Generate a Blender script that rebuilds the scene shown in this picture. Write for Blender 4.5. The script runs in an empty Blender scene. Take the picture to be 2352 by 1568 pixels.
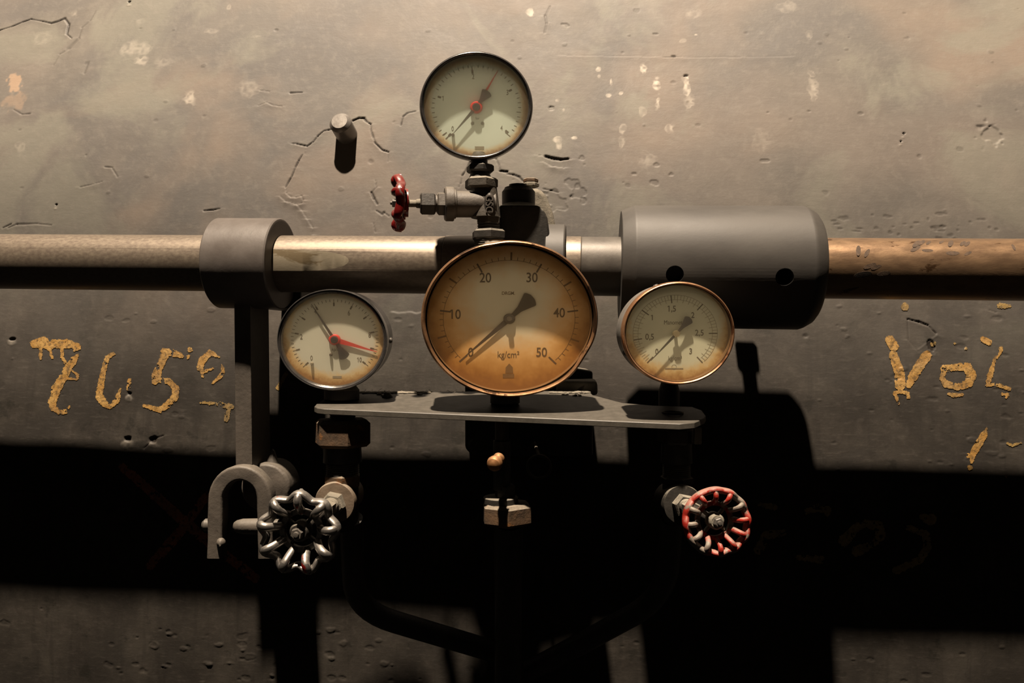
import bpy, bmesh, math, random
import numpy as np
from mathutils import Matrix, Vector, noise as mnoise
random.seed(7); rng = np.random.default_rng(7)
S = bpy.context.scene; COL = S.collection
PI = math.pi
def R(d): return math.radians(d)

# ------------------------------------------------------------------ camera, world, light, exposure
F = 1800.0                                   # focal length in pixels of a 2352 px wide frame
cam = bpy.data.cameras.new('camera'); cam.sensor_width = 36; cam.lens = 36*F/2352; cam.clip_start = .01
camo = bpy.data.objects.new('camera', cam); COL.objects.link(camo)
camo.rotation_euler = (R(90), 0, 0); S.camera = camo

w = bpy.data.worlds.new('dark_hall'); S.world = w; w.use_nodes = True
w.node_tree.nodes['Background'].inputs[0].default_value = (1, .84, .66, 1)
w.node_tree.nodes['Background'].inputs[1].default_value = .013

def lamp(name, loc, aim, size, blend, power, rad, col):
    l = bpy.data.lights.new(name, 'SPOT'); l.spot_size = R(size); l.spot_blend = blend; l.energy = power
    l.shadow_soft_size = rad; l.color = col
    o = bpy.data.objects.new(name, l); COL.objects.link(o); o.location = loc
    o.rotation_euler = (Vector(aim)-Vector(loc)).to_track_quat('-Z', 'Y').to_euler()
    return o
lamp('ceiling_spot', (-.62, -1.16, 7.0), (-.05, 1.42, .62), 60, 1.0, 10400, .095, (1, .82, .635))

S.view_settings.view_transform = 'Standard'; S.view_settings.look = 'None'
S.view_settings.exposure = 0; S.view_settings.gamma = 1
S.view_settings.use_curve_mapping = False
S.cycles.max_bounces = 8; S.cycles.transparent_max_bounces = 12

def P(px, py, Y):                            # a point of the place seen at this pixel, Y metres away
    return Vector(((px-1176)/F*Y, Y, -(py-784)/F*Y))

# ------------------------------------------------------------------ materials
def nt(name):
    m = bpy.data.materials.new(name); m.use_nodes = True
    t = m.node_tree; t.nodes.clear()
    o = t.nodes.new('ShaderNodeOutputMaterial'); b = t.nodes.new('ShaderNodeBsdfPrincipled')
    t.links.new(b.outputs[0], o.inputs[0])
    return m, t, b, o
def N(t, kind, **k):
    n = t.nodes.new('ShaderNode'+kind)
    for a, v in k.items(): setattr(n, a, v)
    return n
def L(t, a, b): t.links.new(a, b)
def noise(t, co, scale, detail=4, rough=.55, dist=0):
    n = N(t, 'TexNoise'); n.inputs['Scale'].default_value = scale; n.inputs['Detail'].default_value = detail
    n.inputs['Roughness'].default_value = rough; n.inputs['Distortion'].default_value = dist
    L(t, co, n.inputs['Vector']); return n.outputs['Fac']
def ramp(t, fac, stops):
    r = N(t, 'ValToRGB'); e = r.color_ramp.elements
    while len(e) < len(stops): e.new(.5)
    for i, (p, c) in enumerate(stops):
        e[i].position = p; e[i].color = (c, c, c, 1) if isinstance(c, (int, float)) else (*c, 1)
    L(t, fac, r.inputs[0]); return r.outputs[0]
def mix(t, fac, a, b, bt='MIX'):
    n = N(t, 'Mix', data_type='RGBA', blend_type=bt)
    for i, v in ((0, fac), (6, a), (7, b)):
        if hasattr(v, 'links'): L(t, v, n.inputs[i])
        elif i == 0: n.inputs[0].default_value = v
        else: n.inputs[i].default_value = (*v, 1)
    return n.outputs[2]
def math_(t, op, a, b=None, clamp=False):
    n = N(t, 'Math', operation=op, use_clamp=clamp)
    for i, v in enumerate((a, b)):
        if v is None: continue
        if hasattr(v, 'links'): L(t, v, n.inputs[i])
        else: n.inputs[i].default_value = v
    return n.outputs[0]
def mapping(t, scale=(1, 1, 1), rot=(0, 0, 0), src='Object'):
    c = N(t, 'TexCoord'); m = N(t, 'Mapping'); m.inputs['Scale'].default_value = scale
    m.inputs['Rotation'].default_value = rot
    L(t, c.outputs[src], m.inputs[0]); return m.outputs[0]
def bump(t, b, h, strength, dist=.001, prev=None):
    n = N(t, 'Bump'); n.inputs['Strength'].default_value = strength; n.inputs['Distance'].default_value = dist
    L(t, h, n.inputs['Height'])
    if prev is not None: L(t, prev, n.inputs['Normal'])
    L(t, n.outputs[0], b.inputs['Normal']); return n.outputs[0]

def metalmat(name, c1, c2, rough=.5, metal=0., scale=60, bumpk=.3, dust=0., third=None, tf=.62, stretch=(1, 1, 1), coat=0, spec=.3, dustcol=(.19, .17, .135)):
    """worn surface: two colours mixed by noise, a third in flecks, dust on what faces up"""
    m, t, b, o = nt(name)
    co = mapping(t, stretch)
    n1 = noise(t, co, scale, 6, .6); n2 = noise(t, co, scale*5, 4, .6)
    c = mix(t, ramp(t, n1, [(.35, 0), (.65, 1)]), c1, c2)
    if third: c = mix(t, ramp(t, noise(t, co, scale*.7, 5, .65, .6), [(tf, 0), (tf+.04, 1)]), c, third)
    met = metal
    if dust > 0:
        g = N(t, 'NewGeometry'); s = N(t, 'SeparateXYZ'); L(t, g.outputs['True Normal'], s.inputs[0])
        up = ramp(t, math_(t, 'ADD', s.outputs[2], math_(t, 'MULTIPLY', math_(t, 'SUBTRACT', n2, .5), .9)), [(.25, 0), (.8, dust)])
        c = mix(t, up, c, dustcol)
        inv = math_(t, 'SUBTRACT', 1.0, up)
        L(t, math_(t, 'MULTIPLY', inv, metal), b.inputs['Metallic'])
        L(t, math_(t, 'ADD', math_(t, 'MULTIPLY', up, .9-rough), rough), b.inputs['Roughness'])
    else:
        b.inputs['Metallic'].default_value = metal
        L(t, math_(t, 'ADD', math_(t, 'MULTIPLY', math_(t, 'SUBTRACT', n1, .5), .25), rough, True), b.inputs['Roughness'])
    L(t, c, b.inputs['Base Color'])
    if metal < .4: b.inputs['Specular IOR Level'].default_value = spec
    b.inputs['Coat Weight'].default_value = coat; b.inputs['Coat Roughness'].default_value = .2
    h = mix(t, .6, n1, n2)
    bump(t, b, h, bumpk, .0012)
    return m
M = {}
M['iron'] = metalmat('black_iron', (0.014, 0.013, 0.011), (0.026, 0.023, 0.020), .5, 0, 70, .35, .55)
M['iron_clean'] = metalmat('dark_iron', (0.019, 0.017, 0.015), (0.035, 0.030, 0.025), .5, .1, 70, .35, 0)
M['iron_dusty'] = metalmat('dusty_iron', (0.028, 0.025, 0.020), (0.057, 0.048, 0.038), .6, 0, 55, .6, .9)
M['cast'] = metalmat('cast_grey', (0.043, 0.037, 0.031), (0.067, 0.057, 0.047), .55, 0, 40, .5, .2, third=(0.027, 0.022, 0.018), tf=.66)
M['pit'] = metalmat('corroded_pit', (.030, .018, .010), (.060, .036, .020), .7, 0, 300, .5)
M['brown_cast'] = metalmat('brown_cast', (.105, .078, .055), (.15, .115, .083), .5, 0, 60, .3, .35, third=(.12, .07, .045), tf=.6)
M['rust'] = metalmat('rusty_iron', (0.035, 0.023, 0.014), (0.082, 0.047, 0.024), .75, 0, 60, .7, .6, third=(0.107, 0.047, 0.014), tf=.6)
M['collar'] = metalmat('painted_collar', (0.065, 0.056, 0.050), (0.082, 0.072, 0.065), .45, 0, 35, .15, 0, third=(0.056, 0.052, 0.045), tf=.64)
M['coupling'] = metalmat('dark_grey_paint', (0.036, 0.033, 0.030), (0.048, 0.044, 0.039), .55, 0, 22, .15, 0, third=(0.031, 0.028, 0.025), tf=.64, stretch=(.5, 1, 1))
M['steel'] = metalmat('bare_steel', (0.116, 0.092, 0.072), (0.152, 0.125, 0.094), .47, .6, 330, .04, 0, third=(0.088, 0.066, 0.049), tf=.70, stretch=(.6, 1, 1))
M['steel_grey'] = metalmat('grey_steel', (0.063, 0.056, 0.049), (0.081, 0.073, 0.063), .5, .25, 60, .12, 0)
M['steel_rust'] = metalmat('rust_flecked_steel', (0.172, 0.110, 0.067), (0.229, 0.147, 0.085), .38, .75, 120, .12, 0, third=(0.077, 0.041, 0.020), tf=.62, stretch=(.35, 1, 1))
M['flat'] = metalmat('ground_flat', (0.140, 0.119, 0.084), (0.177, 0.154, 0.112), .55, .3, 40, .2, 0, third=(0.089, 0.067, 0.037), tf=.56, stretch=(.4, 1, 1))
M['plate'] = metalmat('galvanised_plate', (0.044, 0.040, 0.033), (0.059, 0.053, 0.044), .5, 0, 120, .12, 0, spec=.25)
M['pin'] = metalmat('dull_steel', (0.139, 0.126, 0.113), (0.183, 0.170, 0.154), .4, .5, 80, .1, 0)
M['black_case'] = metalmat('black_enamel', (.018, .017, .017), (.030, .027, .025), .28, 0, 90, .15, 0, coat=.4)
M['cream_case'] = metalmat('yellowed_enamel', (.50, .42, .30), (.58, .49, .35), .6, 0, 60, .1)
M['brown_case'] = metalmat('stained_enamel', (.10, .055, .025), (.15, .085, .04), .5, 0, 60, .1)
M['grey_case'] = metalmat('grey_enamel', (.12, .11, .10), (.15, .14, .125), .4, .1, 60, .15, 0)
M['chrome'] = metalmat('worn_chrome', (.50, .48, .46), (.66, .63, .60), .16, .95, 60, .08, 0)
M['copper'] = metalmat('worn_copper', (0.400, 0.200, 0.100), (0.528, 0.296, 0.160), .33, .85, 50, .15, 0, third=(0.224, 0.096, 0.044), tf=.6)
M['copper_dark'] = metalmat('tarnished_copper', (0.240, 0.124, 0.060), (0.440, 0.248, 0.128), .36, .85, 28, .3, 0, third=(0.080, 0.044, 0.024), tf=.56)
M['brass'] = metalmat('brass', (.48, .40, .26), (.6, .52, .36), .25, .9, 60, .1, 0)
M['bronze'] = metalmat('bronze_knob', (.34, .16, .065), (.42, .22, .10), .35, .75, 60, .15, .2)
M['chrome_red'] = metalmat('bare_metal_with_red_paint', (0.180, 0.168, 0.156), (0.240, 0.225, 0.207), .3, .85, 60, .2, .25, third=(0.372, 0.018, 0.012), tf=.62)
M['red'] = metalmat('chipped_red_paint', (0.066, 0.003, 0.003), (0.120, 0.006, 0.005), .28, 0, 60, .25, .12, third=(0.096, 0.078, 0.072), tf=.52, coat=.2)
M['red_dusty'] = metalmat('dusty_red_paint', (.16, .010, .007), (.26, .020, .012), .34, 0, 60, .3, .55, third=(.11, .09, .075), tf=.50)
M['dusty'] = metalmat('dust_caked_iron', (0.112, 0.101, 0.079), (0.158, 0.139, 0.109), .85, 0, 60, .8, 0, third=(0.033, 0.028, 0.024), tf=.62)
M['hole_black'] = metalmat('inside_black', (.01, .01, .01), (.015, .014, .013), .8)
M['needle'] = metalmat('needle_black', (.018, .016, .018), (.026, .023, .025), .45, 0, 80, .05)
M['needle_red'] = metalmat('needle_red', (.42, .014, .012), (.48, .018, .015), .45, 0, 80, .05)
M['ink'] = metalmat('ink', (.030, .020, .016), (.050, .034, .026), .7, 0, 200, 0)
M['ink_brown'] = metalmat('faded_ink', (.10, .055, .025), (.14, .08, .035), .7, 0, 200, 0)
M['ink_grey'] = metalmat('thin_ink', (.17, .15, .11), (.22, .19, .14), .7, 0, 200, 0)

def paintmat(name, a, b_, dark):
    m, t, b, o = nt(name); co = mapping(t)
    n1 = noise(t, co, 60, 6, .65); n2 = noise(t, co, 260, 4, .6)
    c = mix(t, ramp(t, n1, [(.40, 0), (.62, 1)]), a, b_)
    c = mix(t, ramp(t, noise(t, co, 28, 4, .6), [(.45, 0), (.62, .6)]), c, tuple(.45*q+.1*w_ for q, w_ in zip(a, (.3, .25, .2))))
    c = mix(t, ramp(t, n2, [(.50, 0), (.62, .85)]), c, dark)
    L(t, c, b.inputs['Base Color']); b.inputs['Roughness'].default_value = .5
    bump(t, b, n1, .9, .002); return m
M['yellow'] = paintmat('yellow_lettering_paint', (0.215, 0.115, 0.027), (0.276, 0.169, 0.053), (0.076, 0.046, 0.017))
M['yellow_old'] = paintmat('faded_yellow_paint', (0.167, 0.106, 0.033), (0.216, 0.144, 0.047), (0.074, 0.052, 0.024))
M['red_brown'] = paintmat('red_brown_paint', (0.189, 0.044, 0.013), (0.252, 0.069, 0.019), (0.063, 0.019, 0.006))

def dialmat(name, cream, warm, brown, r0, r1, zoff, k, rough_n=9., na=.9):
    """printed dial with rust-brown ageing creeping in from the rim, heavier at the bottom"""
    m, t, b, o = nt(name)
    c = N(t, 'TexCoord'); s = N(t, 'SeparateXYZ'); L(t, c.outputs['Object'], s.inputs[0])
    x = math_(t, 'DIVIDE', s.outputs[0], k); z = math_(t, 'SUBTRACT', s.outputs[2], zoff)
    r = math_(t, 'SQRT', math_(t, 'ADD', math_(t, 'MULTIPLY', x, x), math_(t, 'MULTIPLY', z, z)))
    co = mapping(t)
    n = noise(t, co, rough_n/.05, 6, .65); nl = noise(t, co, 1.6/.05, 3, .5)
    rr = math_(t, 'ADD', r, math_(t, 'MULTIPLY', math_(t, 'SUBTRACT', n, .5), (r1-r0)*na))
    rr = math_(t, 'ADD', rr, math_(t, 'MULTIPLY', math_(t, 'SUBTRACT', nl, .5), (r1-r0)*na))
    f = math_(t, 'DIVIDE', math_(t, 'SUBTRACT', rr, r0), (r1-r0), True)
    base = mix(t, ramp(t, nl, [(.3, 0), (.7, 1)]), cream, tuple(q*.9 for q in cream))
    cc = mix(t, ramp(t, f, [(0, 0), (.5, .75), (1, 1)]), base, warm)
    cc = mix(t, ramp(t, f, [(.45, 0), (1, 1)]), cc, brown)
    L(t, cc, b.inputs['Base Color']); b.inputs['Roughness'].default_value = .6
    return m

def glassmat(name, dusty, trans, tint, haze=(.62, .55, .42)):
    m = bpy.data.materials.new(name); m.use_nodes = True; t = m.node_tree; t.nodes.clear()
    o = N(t, 'OutputMaterial'); tr = N(t, 'BsdfTransparent'); tr.inputs[0].default_value = (*tint, 1)
    df = N(t, 'BsdfDiffuse'); df.inputs[0].default_value = (*haze, 1)
    tl = N(t, 'BsdfTranslucent'); tl.inputs[0].default_value = (1, .93, .8, 1)
    gl = N(t, 'BsdfGlossy'); gl.inputs[1].default_value = .06
    co = mapping(t); n = noise(t, co, 45, 6, .6)
    m1 = N(t, 'MixShader'); L(t, math_(t, 'MULTIPLY', ramp(t, n, [(.3, .6), (.75, 1.3)]), dusty), m1.inputs[0])
    L(t, tr.outputs[0], m1.inputs[1]); L(t, df.outputs[0], m1.inputs[2])
    m2 = N(t, 'MixShader'); m2.inputs[0].default_value = trans; L(t, m1.outputs[0], m2.inputs[1]); L(t, tl.outputs[0], m2.inputs[2])
    m3 = N(t, 'MixShader'); fr = N(t, 'Fresnel'); fr.inputs[0].default_value = 1.22
    L(t, fr.outputs[0], m3.inputs[0]); L(t, m2.outputs[0], m3.inputs[1]); L(t, gl.outputs[0], m3.inputs[2])
    L(t, m3.outputs[0], o.inputs[0]); return m

# ------------------------------------------------------------------ objects
INV = {}                                     # world-to-root matrix of every root and part
def thing(name, label, cat, loc, group=None, rot=None):
    o = bpy.data.objects.new(name, None); COL.objects.link(o); o.empty_display_size = .02
    Mx = Matrix.Translation(Vector(loc)) @ (rot.to_4x4() if rot else Matrix.Identity(4))
    o.matrix_world = Mx; o.location = Mx.to_translation(); o.rotation_euler = Mx.to_euler()
    o['label'] = label; o['category'] = cat
    if group: o['group'] = group
    INV[o.name] = Mx.inverted(); return o

def soften(o):
    q = o.modifiers.new('weighted', 'WEIGHTED_NORMAL'); q.keep_sharp = True; q.weight = 90
class MB:
    def __init__(s): s.v = []; s.f = []
    def add(s, vs, fs, mx=None):
        n = len(s.v)
        for q in vs: s.v.append(mx @ Vector(q) if mx is not None else Vector(q))
        s.f += [tuple(i+n for i in f) for f in fs]; return s
    def lathe(s, prof, n=48, mx=None, k=1., phase=0., mod=None):
        """profile of (radius, y) turned about the local Y axis"""
        vs = []; fs = []; idx = []
        for (r, y) in prof:
            if r < 1e-7: idx.append([len(vs)]*n); vs.append((0, y, 0)); continue
            row = []
            for i in range(n):
                a = 2*PI*i/n+phase; q = r*(mod(a, r, y) if mod else 1)
                row.append(len(vs)); vs.append((q*math.cos(a)*k, y, q*math.sin(a)))
            idx.append(row)
        for j in range(len(prof)-1):
            A, B = idx[j], idx[j+1]
            for i in range(n):
                i2 = (i+1) % n
                f = [A[i], B[i], B[i2], A[i2]]; g = []
                for q in f:
                    if q not in g: g.append(q)
                if len(g) > 2: fs.append(tuple(g))
        return s.add(vs, fs, mx)
    def tube(s, path, ra, rb=None, n=14, closed=False, up=None, mx=None, caps=True):
        """tube along a path; ra, rb half axes across and along 'up' (a number or one per point)"""
        pts = [Vector(p) for p in path]; m = len(pts); rb = ra if rb is None else rb
        g = lambda r, i: r[i] if isinstance(r, (list, tuple)) else r
        vs = []; fs = []; nn = None
        for i in range(m):
            if closed: tg = (pts[(i+1) % m]-pts[i-1]).normalized()
            else: tg = (pts[min(i+1, m-1)]-pts[max(i-1, 0)]).normalized()
            if up is not None: nn = (Vector(up)-tg*Vector(up).dot(tg)).normalized()
            elif nn is None:
                h = Vector((0, 0, 1)) if abs(tg.z) < .9 else Vector((1, 0, 0)); nn = (h-tg*h.dot(tg)).normalized()
            else: nn = (nn-tg*nn.dot(tg)).normalized()
            bb = tg.cross(nn)
            for q in range(n):
                a = 2*PI*q/n; vs.append(pts[i]+bb*(math.cos(a)*g(ra, i))+nn*(math.sin(a)*g(rb, i)))
        for i in range(m if closed else m-1):
            j = (i+1) % m
            for q in range(n):
                q2 = (q+1) % n; fs.append((i*n+q, i*n+q2, j*n+q2, j*n+q))
        if not closed and caps: fs.append(tuple(range(n))[::-1]); fs.append(tuple((m-1)*n+q for q in range(n)))
        return s.add(vs, fs, mx)
    def prism(s, outline, y0, y1, bevel=.001, seg=2, mx=None):
        """outline of (x, z) extruded from y0 to y1 and bevelled"""
        bm = bmesh.new(); a = [bm.verts.new((x, y0, z)) for x, z in outline]; f = bm.faces.new(a)
        r = bmesh.ops.extrude_face_region(bm, geom=[f])
        for e in r['geom']:
            if isinstance(e, bmesh.types.BMVert): e.co.y = y1
        bmesh.ops.recalc_face_normals(bm, faces=bm.faces)
        if bevel > 0:
            es = [e for e in bm.edges if len(e.link_faces) == 2 and e.calc_face_angle(0) > R(25)]
            bmesh.ops.bevel(bm, geom=es, offset=bevel, segments=seg, profile=.5, affect='EDGES', clamp_overlap=True)
        bm.verts.index_update(); s.add([q.co.copy() for q in bm.verts], [tuple(q.index for q in f.verts) for f in bm.faces], mx)
        bm.free(); return s
    def box(s, c, d, bevel=.001, mx=None):
        x, y, z = d[0]/2, d[1]/2, d[2]/2
        T = Matrix.Translation(Vector(c)); T = mx @ T if mx is not None else T
        return s.prism([(-x, -z), (x, -z), (x, z), (-x, z)], -y, y, bevel, 2, T)
    def rough(s, amp, sc):
        for v in s.v:
            q = mnoise.noise_vector(v*sc); v += q*amp
        return s
    def build(s, name, mat, parent=None, angle=32, label=None):
        me = bpy.data.meshes.new(name); inv = INV.get(parent.name) if parent else None
        me.from_pydata([inv @ v if inv else v for v in s.v], [], s.f); me.update()
        bm = bmesh.new(); bm.from_mesh(me); bmesh.ops.recalc_face_normals(bm, faces=bm.faces); bm.to_mesh(me); bm.free()
        me.shade_smooth(); me.set_sharp_from_angle(angle=R(angle))
        me.materials.append(mat); o = bpy.data.objects.new(name, me); COL.objects.link(o)
        if name not in ('cutter',) and not name.startswith('painted'): soften(o)
        if parent: o.parent = parent; INV[o.name] = inv
        if label: o['label'] = label
        return o
def frame(org, ydir, zh=(0, 0, 1)):
    y = Vector(ydir).normalized(); z = Vector(zh) if abs(y.dot(Vector(zh).normalized())) < .99 else Vector((0, -1, 0)); z = (z-y*z.dot(y)).normalized(); x = y.cross(z)
    m = Matrix((x, y, z)).transposed().to_4x4(); m.translation = Vector(org); return m
def hexprof(r, y0, y1, c=.12):
    h = (y1-y0); e = math.copysign(min(abs(h)*.25, r*c), h)
    return [(0, y0), (r*.86, y0), (r, y0+e), (r, y1-e), (r*.86, y1), (0, y1)]
def cut(o, cutters, face=None):
    """take the cutters' volumes out of o (the cutters do not stay in the scene)"""
    o.modifiers.clear()
    for mb in cutters:
        c = mb.build('cutter', face or o.data.materials[0]); c.parent = None
        if o.parent: c.matrix_world = Matrix.Identity(4)
        md = o.modifiers.new('cut', 'BOOLEAN'); md.operation = 'DIFFERENCE'; md.object = c; md.solver = 'EXACT'; md.material_mode = 'TRANSFER'
        bpy.context.view_layer.update()
        dg = bpy.context.evaluated_depsgraph_get()
        me = bpy.data.meshes.new_from_object(o.evaluated_get(dg)); o.modifiers.clear(); o.data = me
        bpy.data.objects.remove(c)
    o.data.shade_smooth(); o.data.set_sharp_from_angle(angle=R(32)); soften(o)

# ------------------------------------------------------------------ the boiler wall (long axis along EX)
EX = Vector((1, -.091, -.017)).normalized()
EY = Vector((0, 0, 1)).cross(EX).normalized(); EZ = EX.cross(EY)
RW = 2.4; WO = Vector((0, .945, -.36))
MW = Matrix((EX, EY, EZ)).transposed().to_4x4(); MW.translation = WO; MWI = MW.inverted()
def wall_xz(px, py):
    """where the sight line of a pixel meets the boiler: local (x, z)"""
    o = MWI @ Vector((0, 0, 0)); d = MWI.to_3x3() @ Vector(((px-1176)/F, 1, -(py-784)/F))
    a = d.y**2+d.z**2; b = 2*((o.y-RW)*d.y+o.z*d.z); c = (o.y-RW)**2+o.z**2-RW**2
    t = (-b-math.sqrt(b*b-4*a*c))/(2*a); q = o+d*t; return q.x, q.z
def wall_pt(x, z, out=0.): 
    a = math.asin(max(-1, min(1, z/RW))); r = RW+out
    return MW @ Vector((x, RW-r*math.cos(a), r*math.sin(a)))
def wall_n(z):
    a = math.asin(z/RW); return (MW.to_3x3() @ Vector((0, -math.cos(a), math.sin(a)))).normalized()
PXM = .00055                                  # metres of wall per pixel, about

def axis(lo, hi, a, b, fine, coarse):
    return np.concatenate([np.arange(lo, a, coarse), np.arange(a, b, fine), np.arange(b, hi+coarse, coarse)])
gx = axis(-1.5, 1.5, -.80, .67, .00112, .03); gz = axis(-1.1, 1.6, -.12, .90, .00112, .03)
GX, GZ = np.meshgrid(gx, gz)
H = np.zeros_like(GX); PALE = np.zeros_like(GX); DIRT = np.zeros_like(GX); OR = np.zeros_like(GX)
def vnoise(x, z, sc, seed):
    r = np.random.default_rng(seed); T = r.random((256, 256)); x = x*sc+50; z = z*sc+50
    i = np.floor(x).astype(int); j = np.floor(z).astype(int); fx = x-i; fz = z-j
    fx = fx*fx*(3-2*fx); fz = fz*fz*(3-2*fz); g = lambda a, b: T[a % 256, b % 256]
    return (g(i, j)*(1-fx)+g(i+1, j)*fx)*(1-fz)+(g(i, j+1)*(1-fx)+g(i+1, j+1)*fx)*fz-.5
H += .0030*vnoise(GX, GZ, 5, 1)+.0008*vnoise(GX, GZ, 14, 2)+.00012*vnoise(GX, GZ*1.6, 45, 3)
N1 = vnoise(GX, GZ, 130, 4); N2 = vnoise(GX, GZ, 60, 5); N3 = vnoise(GX, GZ, 260, 6)
def win(x0, x1, z0, z1, m):
    a, b = np.searchsorted(gx, [min(x0, x1)-m, max(x0, x1)+m]); c, d = np.searchsorted(gz, [min(z0, z1)-m, max(z0, z1)+m])
    return slice(c, d), slice(a, b)
def segd(X, Z, a, b):
    dx, dz = b[0]-a[0], b[1]-a[1]; q = dx*dx+dz*dz+1e-12
    t = np.clip(((X-a[0])*dx+(Z-a[1])*dz)/q, 0, 1); return np.hypot(X-a[0]-t*dx, Z-a[1]-t*dz), t
def crack(pts, org, sc, width=4., depth=.0035, dirt=.9, lip=.0006):
    """a split in the skin along a polyline; the skin below it stands slightly proud"""
    q = [wall_xz(org[0]+x/sc, org[1]+y/sc) for x, y in pts]
    for k in range(len(q)-1):
        a, b = q[k], q[k+1]; s = win(a[0], b[0], a[1], b[1], .02); X, Z = GX[s], GZ[s]
        d, t = segd(X, Z, a, b); d = d+.0006*N1[s]
        e = 1.0 if 0 < k < len(q)-2 else .7
        wd = width*PXM*.38*e*(1+.9*N2[s])
        f = np.clip(1.35-d/np.maximum(wd, .0004)*.7, 0, 1); depth_ = depth*.5
        H[s] = np.maximum(H[s], H[s]+0)+0; H[s] += np.where(f > 0, depth_*f, 0)*(DIRT[s] < .5)
        DIRT[s] = np.maximum(DIRT[s], f*dirt)
        below = (Z < a[1]+(b[1]-a[1])*t)
        H[s] -= lip*.38*np.exp(-(d/.006)**2)*below*(f < .3)
def blob(cx, cy, rx, ry, org, sc, arr=None, amt=1., h=0., edge=.25, ang=0):
    x, z = wall_xz(org[0]+cx/sc, org[1]+cy/sc); ax = rx/sc*PXM; az = ry/sc*PXM*1.02
    s = win(x, x, z, z, max(ax, az)*1.8); X = GX[s]-x; Z = GZ[s]-z
    d = np.hypot(X/ax, Z/az)+1.0*N1[s]+.9*N2[s]+.7*N3[s]
    f = np.clip((1-d)/edge+.5, 0, 1); f = f*f*(3-2*f)
    if arr is not None: arr[s] = np.maximum(arr[s], f*amt*(np.clip(.55+1.1*N3[s]+.5*N1[s], .15, 1) if arr is PALE else 1))
    H[s] += h*f*.5
O1, O2, O3, O4, O5 = (0, 0), (650, 230), (560, 380), (850, 340), (1200, 0)
crack([(-60, 230), (80, 188), (160, 155), (220, 135), (300, 150), (365, 165), (430, 148), (465, 130), (495, 175), (480, 245), (515, 275)], O1, 3.136, 4, .003, .8)
crack([(690, 80), (650, 150), (590, 200), (570, 270), (500, 350), (430, 390), (385, 470)], O1, 3.136, 5, .0006, .22)
crack([(570, 280), (490, 350)], O1, 3.136, 13, .001, .22); crack([(640, 450), (610, 530)], O1, 3.136, 8, .0006, .28)
crack([(100, 790), (160, 825), (215, 820)], O1, 3.136, 5, .0015, .45)
crack([(760, 1205), (810, 1210), (850, 1275)], O1, 3.136, 4, .0015, .5); crack([(580, 1350), (690, 1325), (740, 1310)], O1, 3.136, 4, .001, .4)
crack([(2090, 668), (2175, 665)], O1, 3.136, 4, .003, .7); crack([(1870, 650), (1940, 660)], O1, 3.136, 3, .001, .4)
crack([(1860, 760), (1920, 735), (1960, 755), (2030, 765)], O1, 3.136, 3, .001, .4)
crack([(1465, 1515), (1530, 1510), (1580, 1500)], O1, 3.136, 4, .003, .8); crack([(60, 1640), (120, 1615), (260, 1610), (370, 1620)], O1, 3.136, 4, .0015, .6)
crack([(20, 1640), (80, 1612)], O1, 3.136, 4, .002, .8)
crack([(130, 730), (230, 745), (410, 780), (520, 700), (590, 610), (690, 520), (830, 490)], O2, 7.467, 4, .003, .9)
crack([(1190, 345), (1300, 300), (1385, 305), (1430, 365), (1500, 405)], O2, 7.467, 6, .004, 1)
crack([(1500, 405), (1510, 520), (1550, 640), (1590, 740)], O2, 7.467, 3, .002, .7); crack([(1570, 720), (1700, 850), (1805, 885)], O2, 7.467, 5.5, .004, 1)
crack([(1805, 885), (1800, 1050)], O2, 7.467, 2.5, .0008, .3)
crack([(325, 930), (270, 1020), (210, 1140), (150, 1290), (40, 1490)], O2, 7.467, 3.5, .003, .9)
crack([(2270, 190), (2130, 220), (2060, 280), (2020, 430)], O2, 7.467, 3.5, .002, .8)
crack([(500, 250), (510, 330), (560, 375), (620, 380), (690, 360), (710, 410), (690, 450), (640, 470)], O3, 5.2275, 3, .001, .25, .0012)
crack([(640, 470), (700, 540), (760, 640), (825, 740), (820, 830)], O3, 5.2275, 3, .0006, .1, .0014)
crack([(440, 370), (500, 430), (640, 465)], O3, 5.2275, 3, .0006, .1, .0014)
crack([(1580, 170), (1590, 260), (1530, 320)], O3, 5.2275, 3, .001, .5); crack([(1530, 320), (1560, 390), (1600, 460)], O3, 5.2275, 5, .003, .8)
crack([(1590, 540), (1660, 585), (1680, 560), (1740, 605)], O3, 5.2275, 3.5, .002, .7); crack([(1555, 690), (1580, 800)], O3, 5.2275, 3, .001, .4)
crack([(1370, 110), (1420, 125), (1450, 190), (1470, 260)], O4, 4.9, 3, .0015, .5)
crack([(1465, 258), (1545, 265)], O4, 4.9, 6, .004, 1); crack([(1545, 290), (1610, 300), (1680, 325), (1720, 370)], O4, 4.9, 4, .003, .9)
crack([(1130, 150), (1080, 250), (1040, 310)], O4, 4.9, 5, .003, .9); crack([(1040, 310), (1020, 400), (1000, 440)], O4, 4.9, 3, .001, .4)
crack([(1870, 75), (1970, 90)], O4, 4.9, 2.5, .001, .5); crack([(1970, 92), (2060, 118), (2150, 130), (2230, 120)], O4, 4.9, 6.5, .005, 1); crack([(2230, 120), (2270, 128)], O4, 4.9, 2.5, .001, .4)
crack([(1950, 460), (2050, 480), (2120, 500)], O4, 4.9, 4, .002, .7)
crack([(160, 1170), (220, 1200), (300, 1210)], O5, 3.136, 3, .0004, .0, .0016)
crack([(200, 50), (165, 120), (175, 170), (160, 240)], O5, 3.136, 6, .0008, .25)
crack([(960, 407), (1150, 410)], O5, 3.136, 2.5, .001, .4); crack([(280, 402), (950, 405)], O5, 3.136, 1.6, .0003, .12); crack([(1160, 410), (1930, 408)], O5, 3.136, 1.6, .0003, .12)
crack([(505, 120), (600, 145), (680, 175), (750, 245)], (1950, 700), 3.734, 4.5, .003, .9); crack([(505, 125), (510, 300), (600, 400)], (1950, 700), 3.734, 3, .001, .4)
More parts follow.
